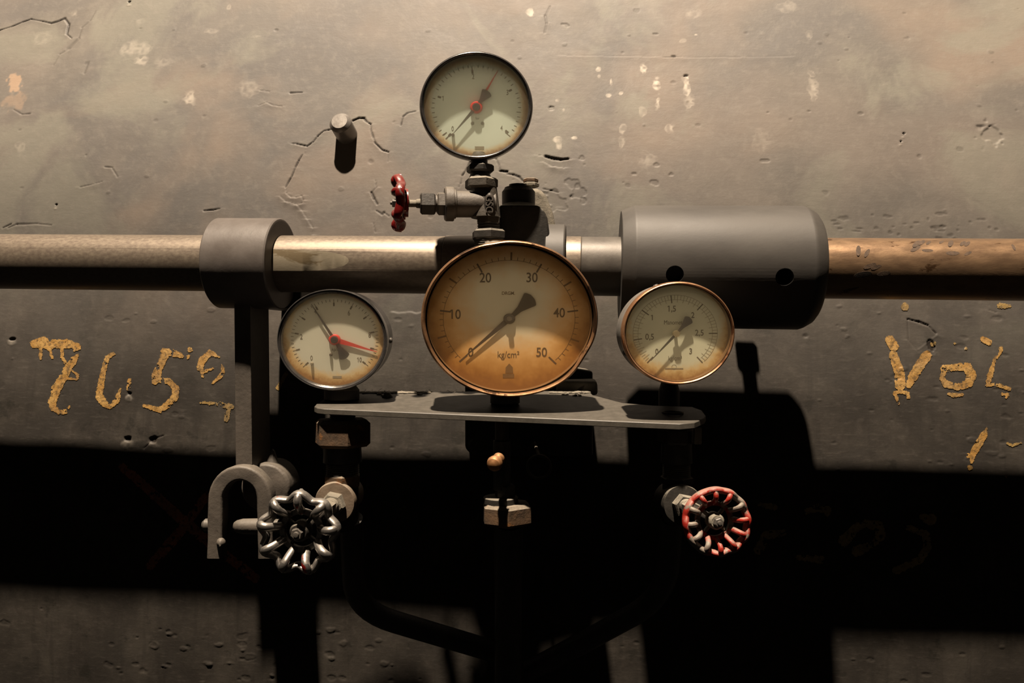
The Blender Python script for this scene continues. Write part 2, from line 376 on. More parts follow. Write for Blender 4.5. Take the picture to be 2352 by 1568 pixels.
crack([(600, 385), (760, 260)], (1950, 700), 3.734, 5, -.001, 0); blob(700, 350, 20, 30, (1950, 700), 3.734, DIRT, .9, .003)
crack([(1200, 45), (1260, 65)], (1950, 700), 3.734, 4, .001, .4)
for c in [(255, 1440, 78, 68), (350, 1330, 52, 36), (400, 1385, 50, 42), (440, 1450, 26, 24), (305, 182, 30, 28), (205, 775, 38, 26), (960, 240, 30, 12),
          (422, 1135, 24, 24), (965, 1190, 32, 18), (805, 1252, 22, 10), (1070, 1255, 22, 16), (1755, 1155, 32, 14), (945, 1310, 32, 26)]:
    blob(*c, O5, 3.136, DIRT, .13, .0013, .10)
for c in [(1180, 542, 17, 10, .003), (1090, 402, 18, 8, .002), (205, 768, 24, 7, .002)]: blob(*c[:4], O5, 3.136, DIRT, .6, c[4], .3)
blob(945, 690, 62, 52, (1850, 0), 2.239, None, 0, .0026, .5); blob(915, 645, 30, 8, (1850, 0), 2.239, DIRT, .4, .001, .4)
for (cx, cy, r) in [(27, 778, 6), (296, 903, 7), (291, 1008, 9), (349, 1012, 8), (298, 4, 3), (130, 470, 3), (2077, 305, 3), (2070, 323, 2.5), (1285, 1005, 4)]:
    blob(cx, cy, r, r*.75, O1, 1, DIRT, 1, .006, .6); blob(cx-2, cy+9, r*1.6, r, O1, 1, PALE, .25, -.001, .7)
crack([(330, 1030), (350, 1008), (375, 1000)], O1, 1, 4, .002, .5)
for k in range(34):                           # pock marks above the right-hand shaft and over the boiler
    px = random.uniform(1900, 2352); py = random.gauss(520, 16); blob(px, py, random.uniform(3, 12), random.uniform(2, 4), O1, 1, DIRT, .3, .0008, .5)
for k in range(70):
    px = random.uniform(0, 2352); py = random.uniform(0, 540); r = random.uniform(1.5, 5); blob(px, py, r*1.4, r, O1, 1, DIRT, .2, random.choice([.0006, -.0006, .001]), .6)
for k in range(170):
    px = random.choice([random.uniform(0, 2352), random.uniform(1850, 2352)]); py = random.uniform(700, 1568); r = random.uniform(1.5, 4.5)
    blob(px, py, r*2.2, r, O1, 1, None, 0, random.choice([.0009, -.0009]), .7)
for k in range(60):
    px = random.uniform(400, 1050); py = random.uniform(1440, 1568); r = random.uniform(2, 6); blob(px-150, py, r*2, r, O1, 1, None, 0, random.choice([.001, -.0012]), .7)
for c in [(547, 500, 22, 28, .9), (550, 548, 15, 25, .7), (637, 590, 14, 30, .6), (868, 490, 24, 34, .8), (620, 685, 15, 12, .9), (710, 668, 18, 15, .9), (967, 610, 22, 45, .9),
          (975, 715, 22, 60, .7), (1185, 630, 18, 62, .8), (1210, 745, 36, 52, .4), (258, 1000, 28, 32, .7), (262, 1050, 24, 30, .5), (372, 992, 18, 10, .8), (722, 930, 22, 36, .5),
          (715, 1020, 18, 40, .3), (57, 97, 26, 30, .8), (2085, 600, 44, 90, .4), (865, 810, 22, 34, .4), (1055, 920, 30, 26, .45), (1180, 560, 20, 12, 1), (295, 790, 16, 16, .6), (250, 725, 18, 10, .6),
          (1140, 290, 40, 24, .3), (1250, 245, 18, 12, .6), (2065, 260, 20, 30, .4), (1900, 50, 60, 40, .15), (1230, 100, 60, 40, .25), (900, 1170, 60, 70, .18), (1720, 1010, 60, 80, .12)]:
    blob(*c[:4], O5, 3.136, PALE, c[4], 0, .3)
for c in [(960, 350, 110, 60, .3), (1355, 720, 72, 55, .55), (1020, 440, 52, 40, .4), (1170, 450, 60, 50, .2), (300, 260, 110, 70, .15), (1650, 60, 26, 30, .3), (540, 100, 44, 50, .25),
          (1000, 150, 60, 40, .2), (1530, 230, 60, 24, .2), (1860, 265, 40, 14, .3), (150, 1060, 60, 50, .2), (1800, 640, 70, 60, .2)]:
    blob(*c[:4], O1, 3.136, PALE, c[4], 0, .5)
blob(100, 600, 60, 80, O1, 3.136, OR, .55, 0, .4); blob(90, 730, 70, 60, O1, 3.136, OR, .25, 0, .8)
# the skim coat ends in a ragged step behind the gauges
s = win(*[wall_xz(890, 715)[0], wall_xz(975, 715)[0]], *[wall_xz(890, 715)[1]]*2, .05)
ze = wall_xz(930, 715)[1]; xa, xb = wall_xz(893, 715)[0], wall_xz(972, 715)[0]
H[s] -= .0011*np.clip((ze+.003*N1[s]-GZ[s])/.0018, 0, 1)*np.clip((GX[s]-xa)/.004, 0, 1)*np.clip((xb-GX[s])/.004, 0, 1)*np.clip(1-(ze-GZ[s])/.045, 0, 1)

a_ = np.arcsin(np.clip(GZ/RW, -1, 1)); rr_ = RW-H
nz, nx = GX.shape
V = np.stack([GX, RW-rr_*np.cos(a_), rr_*np.sin(a_)], -1).reshape(-1, 3)
idx = np.arange(nz*nx).reshape(nz, nx)
Q = np.stack([idx[:-1, :-1], idx[:-1, 1:], idx[1:, 1:], idx[1:, :-1]], -1).reshape(-1, 4)
me = bpy.data.meshes.new('wall_back'); me.vertices.add(len(V)); me.vertices.foreach_set('co', V.astype(np.float32).ravel())
me.loops.add(Q.size); me.loops.foreach_set('vertex_index', Q.astype(np.int32).ravel())
me.polygons.add(len(Q)); me.polygons.foreach_set('loop_start', (np.arange(len(Q))*4).astype(np.int32)); me.polygons.foreach_set('loop_total', np.full(len(Q), 4, np.int32))
me.update(calc_edges=True); me.shade_smooth()
for nm, A in (('pale', PALE), ('dirt', DIRT), ('orange', OR)):
    at = me.attributes.new(nm, 'FLOAT', 'POINT'); at.data.foreach_set('value', A.astype(np.float32).ravel())
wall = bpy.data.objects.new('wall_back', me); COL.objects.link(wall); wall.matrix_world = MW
wall['kind'] = 'structure'; wall['label'] = 'curved grey-brown plastered boiler wall with cracks and yellow lettering'
INV[wall.name] = MWI

m, t, b, o = nt('boiler_skin')
co = mapping(t)
at = {k: N(t, 'Attribute', attribute_name=k).outputs['Fac'] for k in ('pale', 'dirt', 'orange')}
nA = noise(t, co, 4, 4, .5); nB = noise(t, co, 16, 6, .6, .4); nC = noise(t, co, 90, 6, .65)
co2 = mapping(t, (1, 1, 4.5), (0, R(8), 0)); nD = noise(t, co2, 60, 6, .65)
co3 = mapping(t, (3, 1, .35)); nE = noise(t, co3, 22, 5, .6)
s = N(t, 'SeparateXYZ'); tc = N(t, 'TexCoord'); L(t, tc.outputs['Object'], s.inputs[0])
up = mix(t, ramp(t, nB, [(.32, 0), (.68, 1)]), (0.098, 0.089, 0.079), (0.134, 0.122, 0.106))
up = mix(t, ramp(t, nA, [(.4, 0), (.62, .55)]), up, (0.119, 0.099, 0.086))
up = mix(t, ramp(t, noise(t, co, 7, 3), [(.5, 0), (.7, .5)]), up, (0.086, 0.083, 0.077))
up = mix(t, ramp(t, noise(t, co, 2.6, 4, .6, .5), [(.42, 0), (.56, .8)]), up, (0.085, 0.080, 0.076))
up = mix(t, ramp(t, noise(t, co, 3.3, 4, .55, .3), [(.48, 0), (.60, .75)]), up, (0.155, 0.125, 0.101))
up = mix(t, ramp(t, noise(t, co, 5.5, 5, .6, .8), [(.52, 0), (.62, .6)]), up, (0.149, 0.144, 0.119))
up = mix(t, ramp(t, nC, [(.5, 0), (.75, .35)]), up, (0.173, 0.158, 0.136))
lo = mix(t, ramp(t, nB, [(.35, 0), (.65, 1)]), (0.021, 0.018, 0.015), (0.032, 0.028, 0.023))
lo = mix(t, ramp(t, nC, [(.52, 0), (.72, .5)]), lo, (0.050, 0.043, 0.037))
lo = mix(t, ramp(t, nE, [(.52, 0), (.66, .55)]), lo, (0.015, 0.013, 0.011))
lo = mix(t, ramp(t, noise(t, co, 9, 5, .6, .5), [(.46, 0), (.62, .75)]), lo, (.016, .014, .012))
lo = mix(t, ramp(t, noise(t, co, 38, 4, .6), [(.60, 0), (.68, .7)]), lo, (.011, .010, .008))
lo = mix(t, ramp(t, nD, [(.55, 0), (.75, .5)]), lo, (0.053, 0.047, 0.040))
# light falloff down the wall put into its colour: paler above, darker below
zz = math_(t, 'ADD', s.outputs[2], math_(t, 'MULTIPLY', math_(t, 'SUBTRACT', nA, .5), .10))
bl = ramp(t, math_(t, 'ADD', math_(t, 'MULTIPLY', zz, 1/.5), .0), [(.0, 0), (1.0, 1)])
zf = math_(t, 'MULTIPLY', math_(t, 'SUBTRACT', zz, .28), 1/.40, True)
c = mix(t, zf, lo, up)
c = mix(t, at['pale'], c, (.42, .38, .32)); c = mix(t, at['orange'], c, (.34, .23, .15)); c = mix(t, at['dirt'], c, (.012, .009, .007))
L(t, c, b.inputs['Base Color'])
L(t, math_(t, 'ADD', math_(t, 'MULTIPLY', nB, .25), .50), b.inputs['Roughness'])
b.inputs['Specular IOR Level'].default_value = .2
n1 = bump(t, b, nB, .05, .02); n2 = bump(t, b, nC, .14, .0012, n1); bump(t, b, nD, .09, .0015, n2)
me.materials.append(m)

# lettering: ragged paint with worn holes
def glyph(name, strokes, org, sc, mat, cell=1.1, wear=.30, label=None):
    """strokes: list of [(x, y, width), ...]; paint covers every cell inside them"""
    pts = [[(org[0]+x/sc, org[1]+y/sc, w_/sc*.5) for x, y, w_ in st] for st in strokes]
    al = [p for st in pts for p in st]; mg = max(p[2] for p in al)+6
    xs = np.arange(min(p[0] for p in al)-mg, max(p[0] for p in al)+mg, cell); ys = np.arange(min(p[1] for p in al)-mg, max(p[1] for p in al)+mg, cell)
    X, Y = np.meshgrid(xs, ys); D = np.full(X.shape, 99.)
    for st in pts:
        if len(st) == 1: st = st*2
        for a, b2 in zip(st, st[1:]):
            d, tt = segd(X, Y, a, b2); D = np.minimum(D, d-(a[2]+(b2[2]-a[2])*tt))
    nz1 = vnoise(X, Y, 1/5., 11); nz2 = vnoise(X, Y, 1/2.3, 12); nz3 = vnoise(X, Y, 1/11., 13)+.35*vnoise(X, Y, 1/22., 14)
    Mk = (D+2.6*nz1+1.6*nz2 < 0) & ~((nz1*.6+nz3 > wear) & (nz2 > -.2))
    ids = {}; vs = []; fs = []
    def vid(i, j):
        if (i, j) not in ids:
            x, z = wall_xz(xs[0]+(i-.5)*cell, ys[0]+(j-.5)*cell); ids[(i, j)] = len(vs)
            h = 0
            k1 = np.searchsorted(gx, x); k2 = np.searchsorted(gz, z)
            vs.append(wall_pt(x, z, -H[min(k2, nz-1), min(k1, nx-1)]+.00055))
        return ids[(i, j)]
    for j, i in zip(*np.nonzero(Mk)):
        fs.append((vid(i, j), vid(i, j+1), vid(i+1, j+1), vid(i+1, j)))
    mb = MB(); mb.add(vs, fs); o = mb.build(name, mat, wall, 180)
    if label: o['label'] = label
OL, OZ = (0, 700), 3.36
glyph('painted_digit', [[(260, 300, 60), (330, 290, 95), (375, 320, 55)], [(375, 325, 45), (410, 300, 70), (520, 300, 70), (600, 320, 45)], [(312, 340, 28), (314, 415, 18)], [(388, 350, 20), (404, 412, 20)],
    [(475, 330, 26), (482, 400, 24), (515, 465, 26)], [(600, 385, 20), (565, 430, 55), (520, 500, 60), (490, 560, 62)], [(545, 500, 18), (600, 540, 20), (598, 572, 18)], [(510, 565, 20), (590, 576, 16)], [(575, 350, 24), (610, 335, 20)],
    [(480, 570, 66), (435, 650, 74), (408, 745, 70), (415, 790, 55), (460, 828, 34), (510, 822, 32), (540, 785, 14)]], OL, OZ, M['yellow'], wear=0.54)
glyph('painted_digit', [[(880, 375, 22), (825, 405, 34), (795, 530, 42), (775, 640, 50), (765, 700, 60), (800, 755, 55), (850, 785, 36), (900, 740, 42), (915, 690, 30), (930, 650, 18)], [(1000, 580, 26), (985, 650, 26)]], OL, OZ, M['yellow'], wear=0.46)
glyph('painted_digit', [[(1265, 360, 50), (1320, 365, 60), (1400, 392, 32)], [(1275, 380, 60), (1235, 470, 52), (1205, 545, 70), (1195, 590, 50)], [(1230, 580, 40), (1310, 590, 42), (1360, 650, 52), (1345, 720, 52), (1290, 775, 58), (1230, 810, 44), (1110, 775, 24)],
    [(1465, 345, 40)], [(1452, 400, 32)]], OL, OZ, M['yellow'], wear=0.40)
glyph('painted_digit', [[(1690, 402, 10), (1620, 365, 44), (1565, 420, 56), (1540, 485, 46), (1570, 515, 26), (1640, 490, 12)], [(1560, 520, 22), (1563, 556, 16)], [(1710, 460, 14), (1720, 520, 34), (1690, 560, 30), (1640, 602, 14)]], OL, OZ, M['yellow'], wear=0.52)
glyph('painted_mark', [[(1550, 752, 14), (1700, 765, 34), (1785, 785, 40)], [(1765, 780, 44), (1745, 885, 36)], [(2215, 515, 26), (2145, 640, 30)]], OL, OZ, M['yellow_old'], wear=.15)
OR_, OS = (1950, 700), 3.734
glyph('painted_letter', [[(350, 300, 74), (385, 355, 82)], [(380, 425, 72), (415, 520, 80), (435, 600, 88), (440, 690, 92)], [(665, 435, 86), (600, 530, 84), (545, 620, 78), (510, 690, 50)], [(395, 752, 34), (450, 742, 26), (500, 755, 32), (508, 795, 28)], [(392, 760, 32), (425, 845, 24)]], OR_, OS, M['yellow'], wear=0.48)
glyph('painted_letter', [[(815, 545, 62), (930, 530, 60), (1010, 535, 78), (1050, 600, 84), (1020, 675, 70), (930, 705, 52), (830, 680, 56), (795, 630, 46), (815, 560, 40)], [(855, 765, 26), (890, 775, 38), (970, 768, 24)]], OR_, OS, M['yellow'], wear=0.45)
glyph('painted_letter', [[(1300, 375, 36), (1290, 420, 26), (1258, 450, 22)], [(1245, 465, 20), (1220, 560, 44), (1190, 660, 46)], [(1180, 688, 28), (1240, 682, 28)], [(1270, 688, 34), (1365, 722, 34)], [(1310, 765, 20), (1350, 770, 30), (1340, 795, 20)], [(1150, 300, 54), (1200, 322, 52)]], OR_, OS, M['yellow'], wear=0.40)
glyph('painted_slash', [[(1178, 1048, 8), (1150, 1120, 56), (1105, 1190, 66), (1060, 1270, 62), (1042, 1350, 28)], [(1022, 1290, 46)], [(1030, 1395, 42)]], OR_, OS, M['yellow'], wear=0.52)
glyph('painted_mark', [[(1355, 1190, 26), (1400, 1205, 26), (1465, 1182, 14)], [(722, 330, 44)], [(1000, 372, 28)], [(905, 330, 22)], [(480, 15, 66)], [(1290, 10, 50), (1370, 12, 30)], [(1345, 1468, 24)]], OR_, OS, M['yellow_old'], wear=.3)
OD, OT = (1700, 1100), 3.35
glyph('painted_mark', [[(140, 545, 70), (200, 430, 70), (330, 410, 50)], [(150, 190, 30), (260, 215, 50)]], OD, OT, M['yellow_old'], 2.2)
glyph('painted_mark', [[(510, 250, 40), (600, 215, 60), (665, 235, 60), (670, 270, 30)], [(450, 600, 40), (620, 620, 60)]], OD, OT, M['yellow_old'], 2.2)
glyph('painted_mark', [[(800, 470, 90), (890, 370, 60), (960, 340, 60), (1060, 360, 80), (1080, 430, 70), (1020, 500, 40), (900, 550, 90)]], OD, OT, M['yellow_old'], 2.2)
glyph('painted_mark', [[(1290, 370, 40), (1420, 420, 60), (1440, 520, 60), (1380, 620, 60), (1200, 700, 60)], [(1400, 290, 50), (1460, 310, 90)]], OD, OT, M['yellow_old'], 2.2)
glyph('painted_cross', [[(780, 200, 50), (950, 350, 60), (1150, 530, 64), (1330, 680, 60), (1620, 900, 60)], [(1310, 380, 50), (1150, 600, 64), (960, 820, 60)]], (0, 1000), 2.76, M['red_brown'], 2.2)

# ------------------------------------------------------------------ shaft along the boiler
A0 = Vector((0, .854, .0825))
def ax(x, dy=0, dz=0): return A0+EX*x+EY*dy+EZ*dz
MS = frame(A0, EX, EZ)                        # lathe frame: Y runs along the shaft
RS = .0315
sh = thing('shaft', 'long round bare steel shaft crossing in front of the boiler', 'shaft', ax(0))
def rod(x0, x1, r, e=.0006): return [(0, x0), (r-e, x0), (r, x0+e), (r, x1-e), (r-e, x1), (0, x1)]
o = MB().lathe(rod(-1.15, -.0725, RS), 96, MS).build('shaft_section', M['steel'], sh)
mx = Matrix((EX, EZ, EY)).transposed().to_4x4(); mx.translation = A0
mx = mx @ Matrix.Rotation(R(2), 4, 'X')
cut(o, [MB().prism([(-.30, -RS+.0022), (-.225, -RS+.0021), (-.205, -RS+.0018), (-.190, -RS+.0012), (-.178, -RS+.0005), (-.168, -RS-.0004), (-.168, -RS-.02), (-.30, -RS-.02)], -.05, .05, 0, 1, mx)], M['flat'])
MB().lathe(rod(-.0725, .075, RS+.0006), 96, MS).build('sleeve', M['steel'], sh)
MB().lathe(rod(.075, .20, RS+.0002), 96, MS).build('shaft_section', M['steel_grey'], sh, label='smoother grey length of the shaft')
MB().lathe(rod(.25, 1.15, RS+.0003), 96, MS).build('shaft_section', M['steel_rust'], sh, label='rust-pitted length of the shaft')
for (px, py, a, l) in [(2101, 561, 60, 7), (2113, 558, 60, 6), (2128, 559, 60, 4), (2158, 557, 60, 4), (2176, 561, 70, 6), (2203, 561, 60, 5), (2212, 562, 60, 5), (1967, 577, 80, 6), (1985, 583, 60, 5), (1989, 613, 20, 6), (2003, 616, 20, 5), (2308, 572, 90, 4), (2094, 573, 40, 6), (2119, 578, 0, 5), (2172, 585, 0, 6), (2205, 586, 30, 4), (1975, 632, 10, 8), (2020, 630, 10, 6)]:
    p = P(px, py, .80); xx = (p-A0).dot(EX); zz = (p-A0).dot(EZ)
    yy = -math.sqrt(max(0, (RS+.0003)**2-zz*zz)); n = (EY*yy+EZ*zz).normalized()
    c0 = A0+EX*xx+EY*yy+EZ*zz; mx = frame(c0, n, EX*math.cos(R(a))+EZ*math.sin(R(a)))
    r1, r2 = l*.0011*.35, l*.0011
    MB().lathe([(0, .00012), (1, .00008), (1.05, -.001)], 12, mx @ Matrix.Diagonal((r1, 1, r2, 1))).build('corrosion_pit', M['pit'], sh)

# ------------------------------------------------------------------ left collar with its strut and fork
co_ = thing('shaft_hanger', 'dark collar on the left of the shaft with hanging strut and forked end', 'bracket', ax(-.294))
o = MB().lathe([(RS+.0003, -.3306), (.049, -.3306), (.0505, -.3290), (.0505, -.2600), (.0495, -.2585), (.047, -.258), (RS+.0003, -.258)], 96, MS).build('collar', M['collar'], co_)
# arm to the boiler behind the collar, throws the dark stripe on the wall
x0, z0 = wall_xz(646, 714); x1, _ = wall_xz(748, 714)
pw = MWI @ ax(-.294)
def wbox(x0, x1, y0, y1, z0, z1, bev=.002): return MB().box(((x0+x1)/2, (y0+y1)/2, (z0+z1)/2), (x1-x0, y1-y0, z1-z0), bev, MW)
yw = RW-math.sqrt(RW**2-z0**2)
wbox(x0, x1, pw.y+.035, yw+.006, z0, z0+.085).build('wall_arm', M['iron'], co_)
st = MB(); f0 = P(556, 700, .862); f1 = P(560, 1072, .862)
wx = 18.2/2/1000
mxs = Matrix.Translation(f1); 
d_ = (f0-f1); zax = d_.normalized(); xax = Vector((1, -.02, 0)); xax = (xax-zax*xax.dot(zax)).normalized(); yax = zax.cross(xax)
mxs = Matrix((xax, yax, zax)).transposed().to_4x4(); mxs.translation = f1
MB().box((0, .031, d_.length/2), (.0182, .062, d_.length+.004), .0012, mxs).rough(.0003, 60).build('strut', M['cast'], co_)
# fork: an upside-down U
fk = MB(); ctr = P(557, 1146, .858); rad = .0265; pth = []
zl = -.0625
pth.append(ctr+Vector((-rad-.0012, 0, zl+.0)))
for q in np.linspace(0, 1, 4)[1:]: pth.append(ctr+Vector((-rad-.0012*(1-q), 0, zl*(1-q))))
for a in np.linspace(180, 0, 17)[1:-1]: pth.append(ctr+Vector((rad*math.cos(R(a)), 0, rad*1.12*math.sin(R(a)))))
for q in np.linspace(0, 1, 4): pth.append(ctr+Vector((rad+.0012*q, 0, zl*q)))
def ubar(path, w_, d, bev, mx=None):
    """square-section bar swept along a path lying in a plane of constant depth"""
    mb = MB(); vs = []; fs = []; prof = []
    for (sx, sy) in ((-1, -1), (1, -1), (1, 1), (-1, 1)):
        for (ix, iy) in ([(0, 1), (.3, .3), (1, 0)] if (sx*sy > 0) else [(1, 0), (.3, .3), (0, 1)]):
            prof.append((sx*(w_/2-bev*ix), sy*(d/2-bev*iy)))
    m_ = len(prof)
    for i, p in enumerate(path):
        tg = (path[min(i+1, len(path)-1)]-path[max(i-1, 0)]).normalized(); n = tg.cross(Vector((0, 1, 0))).normalized()
        for (u, v) in prof: vs.append(p+n*u+Vector((0, 1, 0))*v)
    for i in range(len(path)-1):
        for q in range(m_): fs.append((i*m_+q, i*m_+(q+1) % m_, (i+1)*m_+(q+1) % m_, (i+1)*m_+q))
    fs.append(tuple(range(m_))); fs.append(tuple((len(path)-1)*m_+q for q in range(m_))[::-1])
    return mb.add(vs, fs, mx)
dense = []
for a, b2 in zip(pth, pth[1:]):
    for q in (0, .5): dense.append(a.lerp(b2, q))
dense.append(pth[-1])
ubar(dense, .0165, .020, .003).rough(.0007, 55).build('fork', M['cast'], co_, 50)
lug = frame(P(622, 1112, .90), (0, 1, 0))
MB().lathe([(0, -.020), (.024, -.020), (.0275, -.017), (.0275, .022), (.024, .026), (0, .026)], 40, lug).rough(.0012, 45).build('lug', M['cast'], co_, 50)
MB().lathe([(0, .0165), (.003, .013), (.008, -.003), (.012, -.01)], 9, frame(P(626, 1062, .895), (0, 0, 1))).rough(.001, 90).build('weld_spatter', M['cast'], co_, 60)
pin = MB(); a = P(536, 1208, .858); b2 = P(640, 1209, .858)
pin.tube([a, a.lerp(b2, .02), a.lerp(b2, .08), a.lerp(b2, .2), a.lerp(b2, .6), a.lerp(b2, 1)], [.0015, .0045, .0066, .0082, .0088, .0080], n=20); pin.build('fork_pin', M['cast'], co_, 60)
MB().lathe([(0, -.0055), (.004, -.005), (.0068, -.002), (.0068, .004)], 20, frame(P(476, 1205, .858), (1, 0, 0))).build('pin_head', M['steel_grey'], co_)
MB().lathe([(0, -.003), (.003, -.0026), (.005, .001), (.005, .004)], 14, frame(P(505, 1246, .846), (0, 1, 0))).rough(.0016, 120).build('weld_spatter', M['cast'], co_, 60)

# ------------------------------------------------------------------ coupling on the right
cp = thing('shaft_coupling', 'wide dark grey cylindrical coupling with two holes around the shaft', 'coupling', ax(.2175))
RC = .0649
ch = [(RS+.0005, .1166), (RC-.0060, .1166), (RC-.0052, .1175), (RC-.0008, .1290), (RC, .1315), (RC, .3030), (RC-.0016, .3075), (RC-.0062, .3150), (RC-.0110, .3185), (RS+.0005, .3185)]
o = MB().lathe(ch, 128, MS).build('coupling_body', M['coupling'], cp)
def dirhole(px, py):
    p = P(px, py, .772); q = p-A0; xx = q.dot(EX); d = q-EX*xx; return frame(A0+EX*xx, -d.normalized(), EX), xx
ctrs = []
for (px, py) in ((1551, 631), (1799, 634)):
    mx, xx = dirhole(px, py); ctrs.append(mx)
cut(o, [MB().lathe([(0, -.08), (.0088, -.08), (.0088, -.040), (0, -.040)], 40, mx) for mx in ctrs])
for mx in ctrs:
    MB().lathe([(.0085, -.0645), (.0085, -.041), (0, -.041)], 40, mx).build('hole_lining', M['hole_black'], cp)  # lining coloured near-black inside the bored holes
p = P(1784, 642, .776); MB().lathe([(0, -.002), (.0015, -.001), (.002, .001), (0, .002)], 12, frame(p, (0, 1, 0))).build('burr', M['steel_grey'], cp)
# set screw on the hidden side of the coupling: its head and shank show only as a shadow
hx = .262
MB().tube([ax(hx, .045, .010), ax(hx, .078, .019)], .0085, n=24).build('set_screw', M['iron_clean'], cp)
MB().lathe(hexprof(.0165, 0, .016), 4, frame(ax(hx, .071, .018), EY*.935+EZ*.35, EZ), phase=R(45)).build('screw_head', M['iron_clean'], cp)

# ------------------------------------------------------------------ wall pin
x, z = wall_xz(796, 308); n = wall_n(z); bp = wall_pt(x, z)
wp = thing('wall_pin', 'short round steel pin sticking out of the boiler left of top gauge', 'pin', bp)
tip = P(781, 279, 0); Lp = .0300
n2_ = (n+Vector((-.04, 0, .06))).normalized()
MB().lathe([(.0, Lp), (.0104, Lp), (.0108, Lp-.0003), (.0143, Lp-.0036), (.0146, Lp-.0046), (.0143, Lp-.0056), (.0143, -.006), (0, -.006)], 56, frame(bp, n2_)).build('pin_shank', M['pin'], wp)

# ------------------------------------------------------------------ bearing block behind the big gauge
bb = thing('bearing_block', 'black bearing housing behind the valve, capped by a large nut', 'bearing', P(1200, 600, .86))
def prismY(pts, y0, y1, bev): # pts given in pixels at depth y0
    return MB().prism([((px-1176)/F*y0, -(py-784)/F*y0) for px, py in pts], y0, y1, bev, 3)
bb_h = prismY([(1146, 640), (1146, 470), (1236, 470), (1250, 482), (1258, 500), (1262, 530), (1262, 640)], .815, .875, .003).build('housing', M['iron'], bb)
cut(bb_h, [MB().lathe([(0, -.12), (RS+.0016, -.12), (RS+.0016, .12), (0, .12)], 64, MS)])
bb_r = prismY([(1160, 640), (1160, 470), (1195, 431), (1240, 431), (1256, 448), (1272, 490), (1280, 540), (1282, 640)], .875, .925, .006).rough(.0003, 60).build('rear_housing', M['dusty'], bb, label='dust-coated rounded rear of the housing')
cut(bb_r, [MB().lathe([(0, -.12), (RS+.0016, -.12), (RS+.0016, .12), (0, .12)], 64, MS)])
MB().lathe([(0, .0), (.0178, 0), (.0178, .0135), (.0150, .0172), (.0150, .018), (0, .018)], 40, frame(P(1191, 470, .842), (0, 0, 1))).build('cap_nut', M['iron'], bb)
MB().lathe([(0, .0), (.0102, 0), (.0096, .004), (.0096, .006), (0, .0062)], 32, frame(P(1190, 437, .842), (0, 0, 1))).rough(.0003, 200).build('nut_top', M['iron'], bb)
MB().lathe(hexprof(.0098, 0, .005)+[], 6, frame(P(1219, 430, .905), (0, 0, 1))).build('bolt_head', M['dusty'], bb)
MB().lathe(hexprof(.0088, .005, .0100), 6, frame(P(1219, 430, .905), (0, 0, 1))).build('bolt_head', M['rust'], bb)
MB().lathe([(RS+.001, .0375), (.0440, .0375), (.0448, .0383), (.0448, .0565), (.0435, .0580), (RS+.001, .0580)], 96, MS).build('shaft_flange', M['coupling'], bb)

# ------------------------------------------------------------------ bracket block on the wall under the big gauge
wb = thing('wall_block', 'dark mounting block on the boiler behind the bracket plate', 'block', P(1215, 1000, .93))
def zpx(py, Y): return -(py-784)/F*Y
def xpx(px, Y): return (px-1176)/F*Y
Yb = .895
MB().prism([(xpx(1068, Yb), zpx(905, Yb)), (xpx(1068, Yb), zpx(1030, Yb)), (xpx(1086, Yb), zpx(1048, Yb)), (xpx(1362, Yb), zpx(1048, Yb)), (xpx(1362, Yb), zpx(852, Yb)), (xpx(1320, Yb), zpx(845, Yb)), (xpx(1068, Yb), zpx(845, Yb))], Yb, .975, .003, 2).rough(.0005, 40).build('block_body', M['iron'], wb)
MB().lathe([(0, -.004), (.006, -.004), (.009, -.001), (.011, .0), (.011, .004)], 24, frame(P(1094, 1018, Yb), (0, 1, 0))).build('bolt_head', M['iron_clean'], wb)
MB().box(P(1325, 888, .872), (.045, .03, .016), .004).rough(.002, 60).build('rubble', M['dusty'], wb, 50, 'dusty crumbling lump on the block')

# ------------------------------------------------------------------ bracket plate
def zplane(X, Y): return -.1834-.0094*X+.153*Y
def onplate(px, py):
    u, v_ = (px-1176)/F, -(py-784)/F; t_ = -.1834/(v_+.0094*u-.153); return (t_*u, t_)
pl = thing('bracket_plate', 'flat grey steel shelf plate carrying the three lower gauges', 'plate', (0, .85, -.07))
out = [onplate(*q) for q in [(722, 933), (729, 936.5), (745, 938.5), (1560, 973), (1595, 970), (1618, 960), (1621, 954), (1612, 942), (1590, 934), (1500, 931), (1430, 925), (1362, 907), (1352, 897), (1000, 899), (850, 903), (790, 905), (748, 914), (726, 928)]]
mb = MB(); bm = bmesh.new(); vv = [bm.verts.new((x, y, 0)) for x, y in out]; f = bm.faces.new(vv)
r = bmesh.ops.extrude_face_region(bm, geom=[f])
for e in r['geom']:
    if isinstance(e, bmesh.types.BMVert): e.co.z = -.0056
bmesh.ops.recalc_face_normals(bm, faces=bm.faces)
bmesh.ops.bevel(bm, geom=[e for e in bm.edges if e.calc_face_angle(0) > R(60)], offset=.0006, segments=1, profile=.5, affect='EDGES', clamp_overlap=True)
bm.verts.index_update(); mb.add([Vector((q.co.x, q.co.y, q.co.z+zplane(q.co.x, q.co.y))) for q in bm.verts], [tuple(q.index for q in f.verts) for f in bm.faces]); bm.free()
o = mb.build('plate_body', M['plate'], pl)
hp = Vector((*onplate(1545, 948), 0)); hp.z = zplane(hp.x, hp.y)
cut(o, [MB().lathe([(0, -.02), (.0098, -.02), (.0098, .02), (0, .02)], 32, frame(hp, (0, 0, 1)))])
MB().lathe([(.0106, .0002), (.0104, .0011), (.0092, .0011), (.0088, .0)], 32, frame(hp, (0, 0, 1))).build('hole_rim', M['iron'], pl)
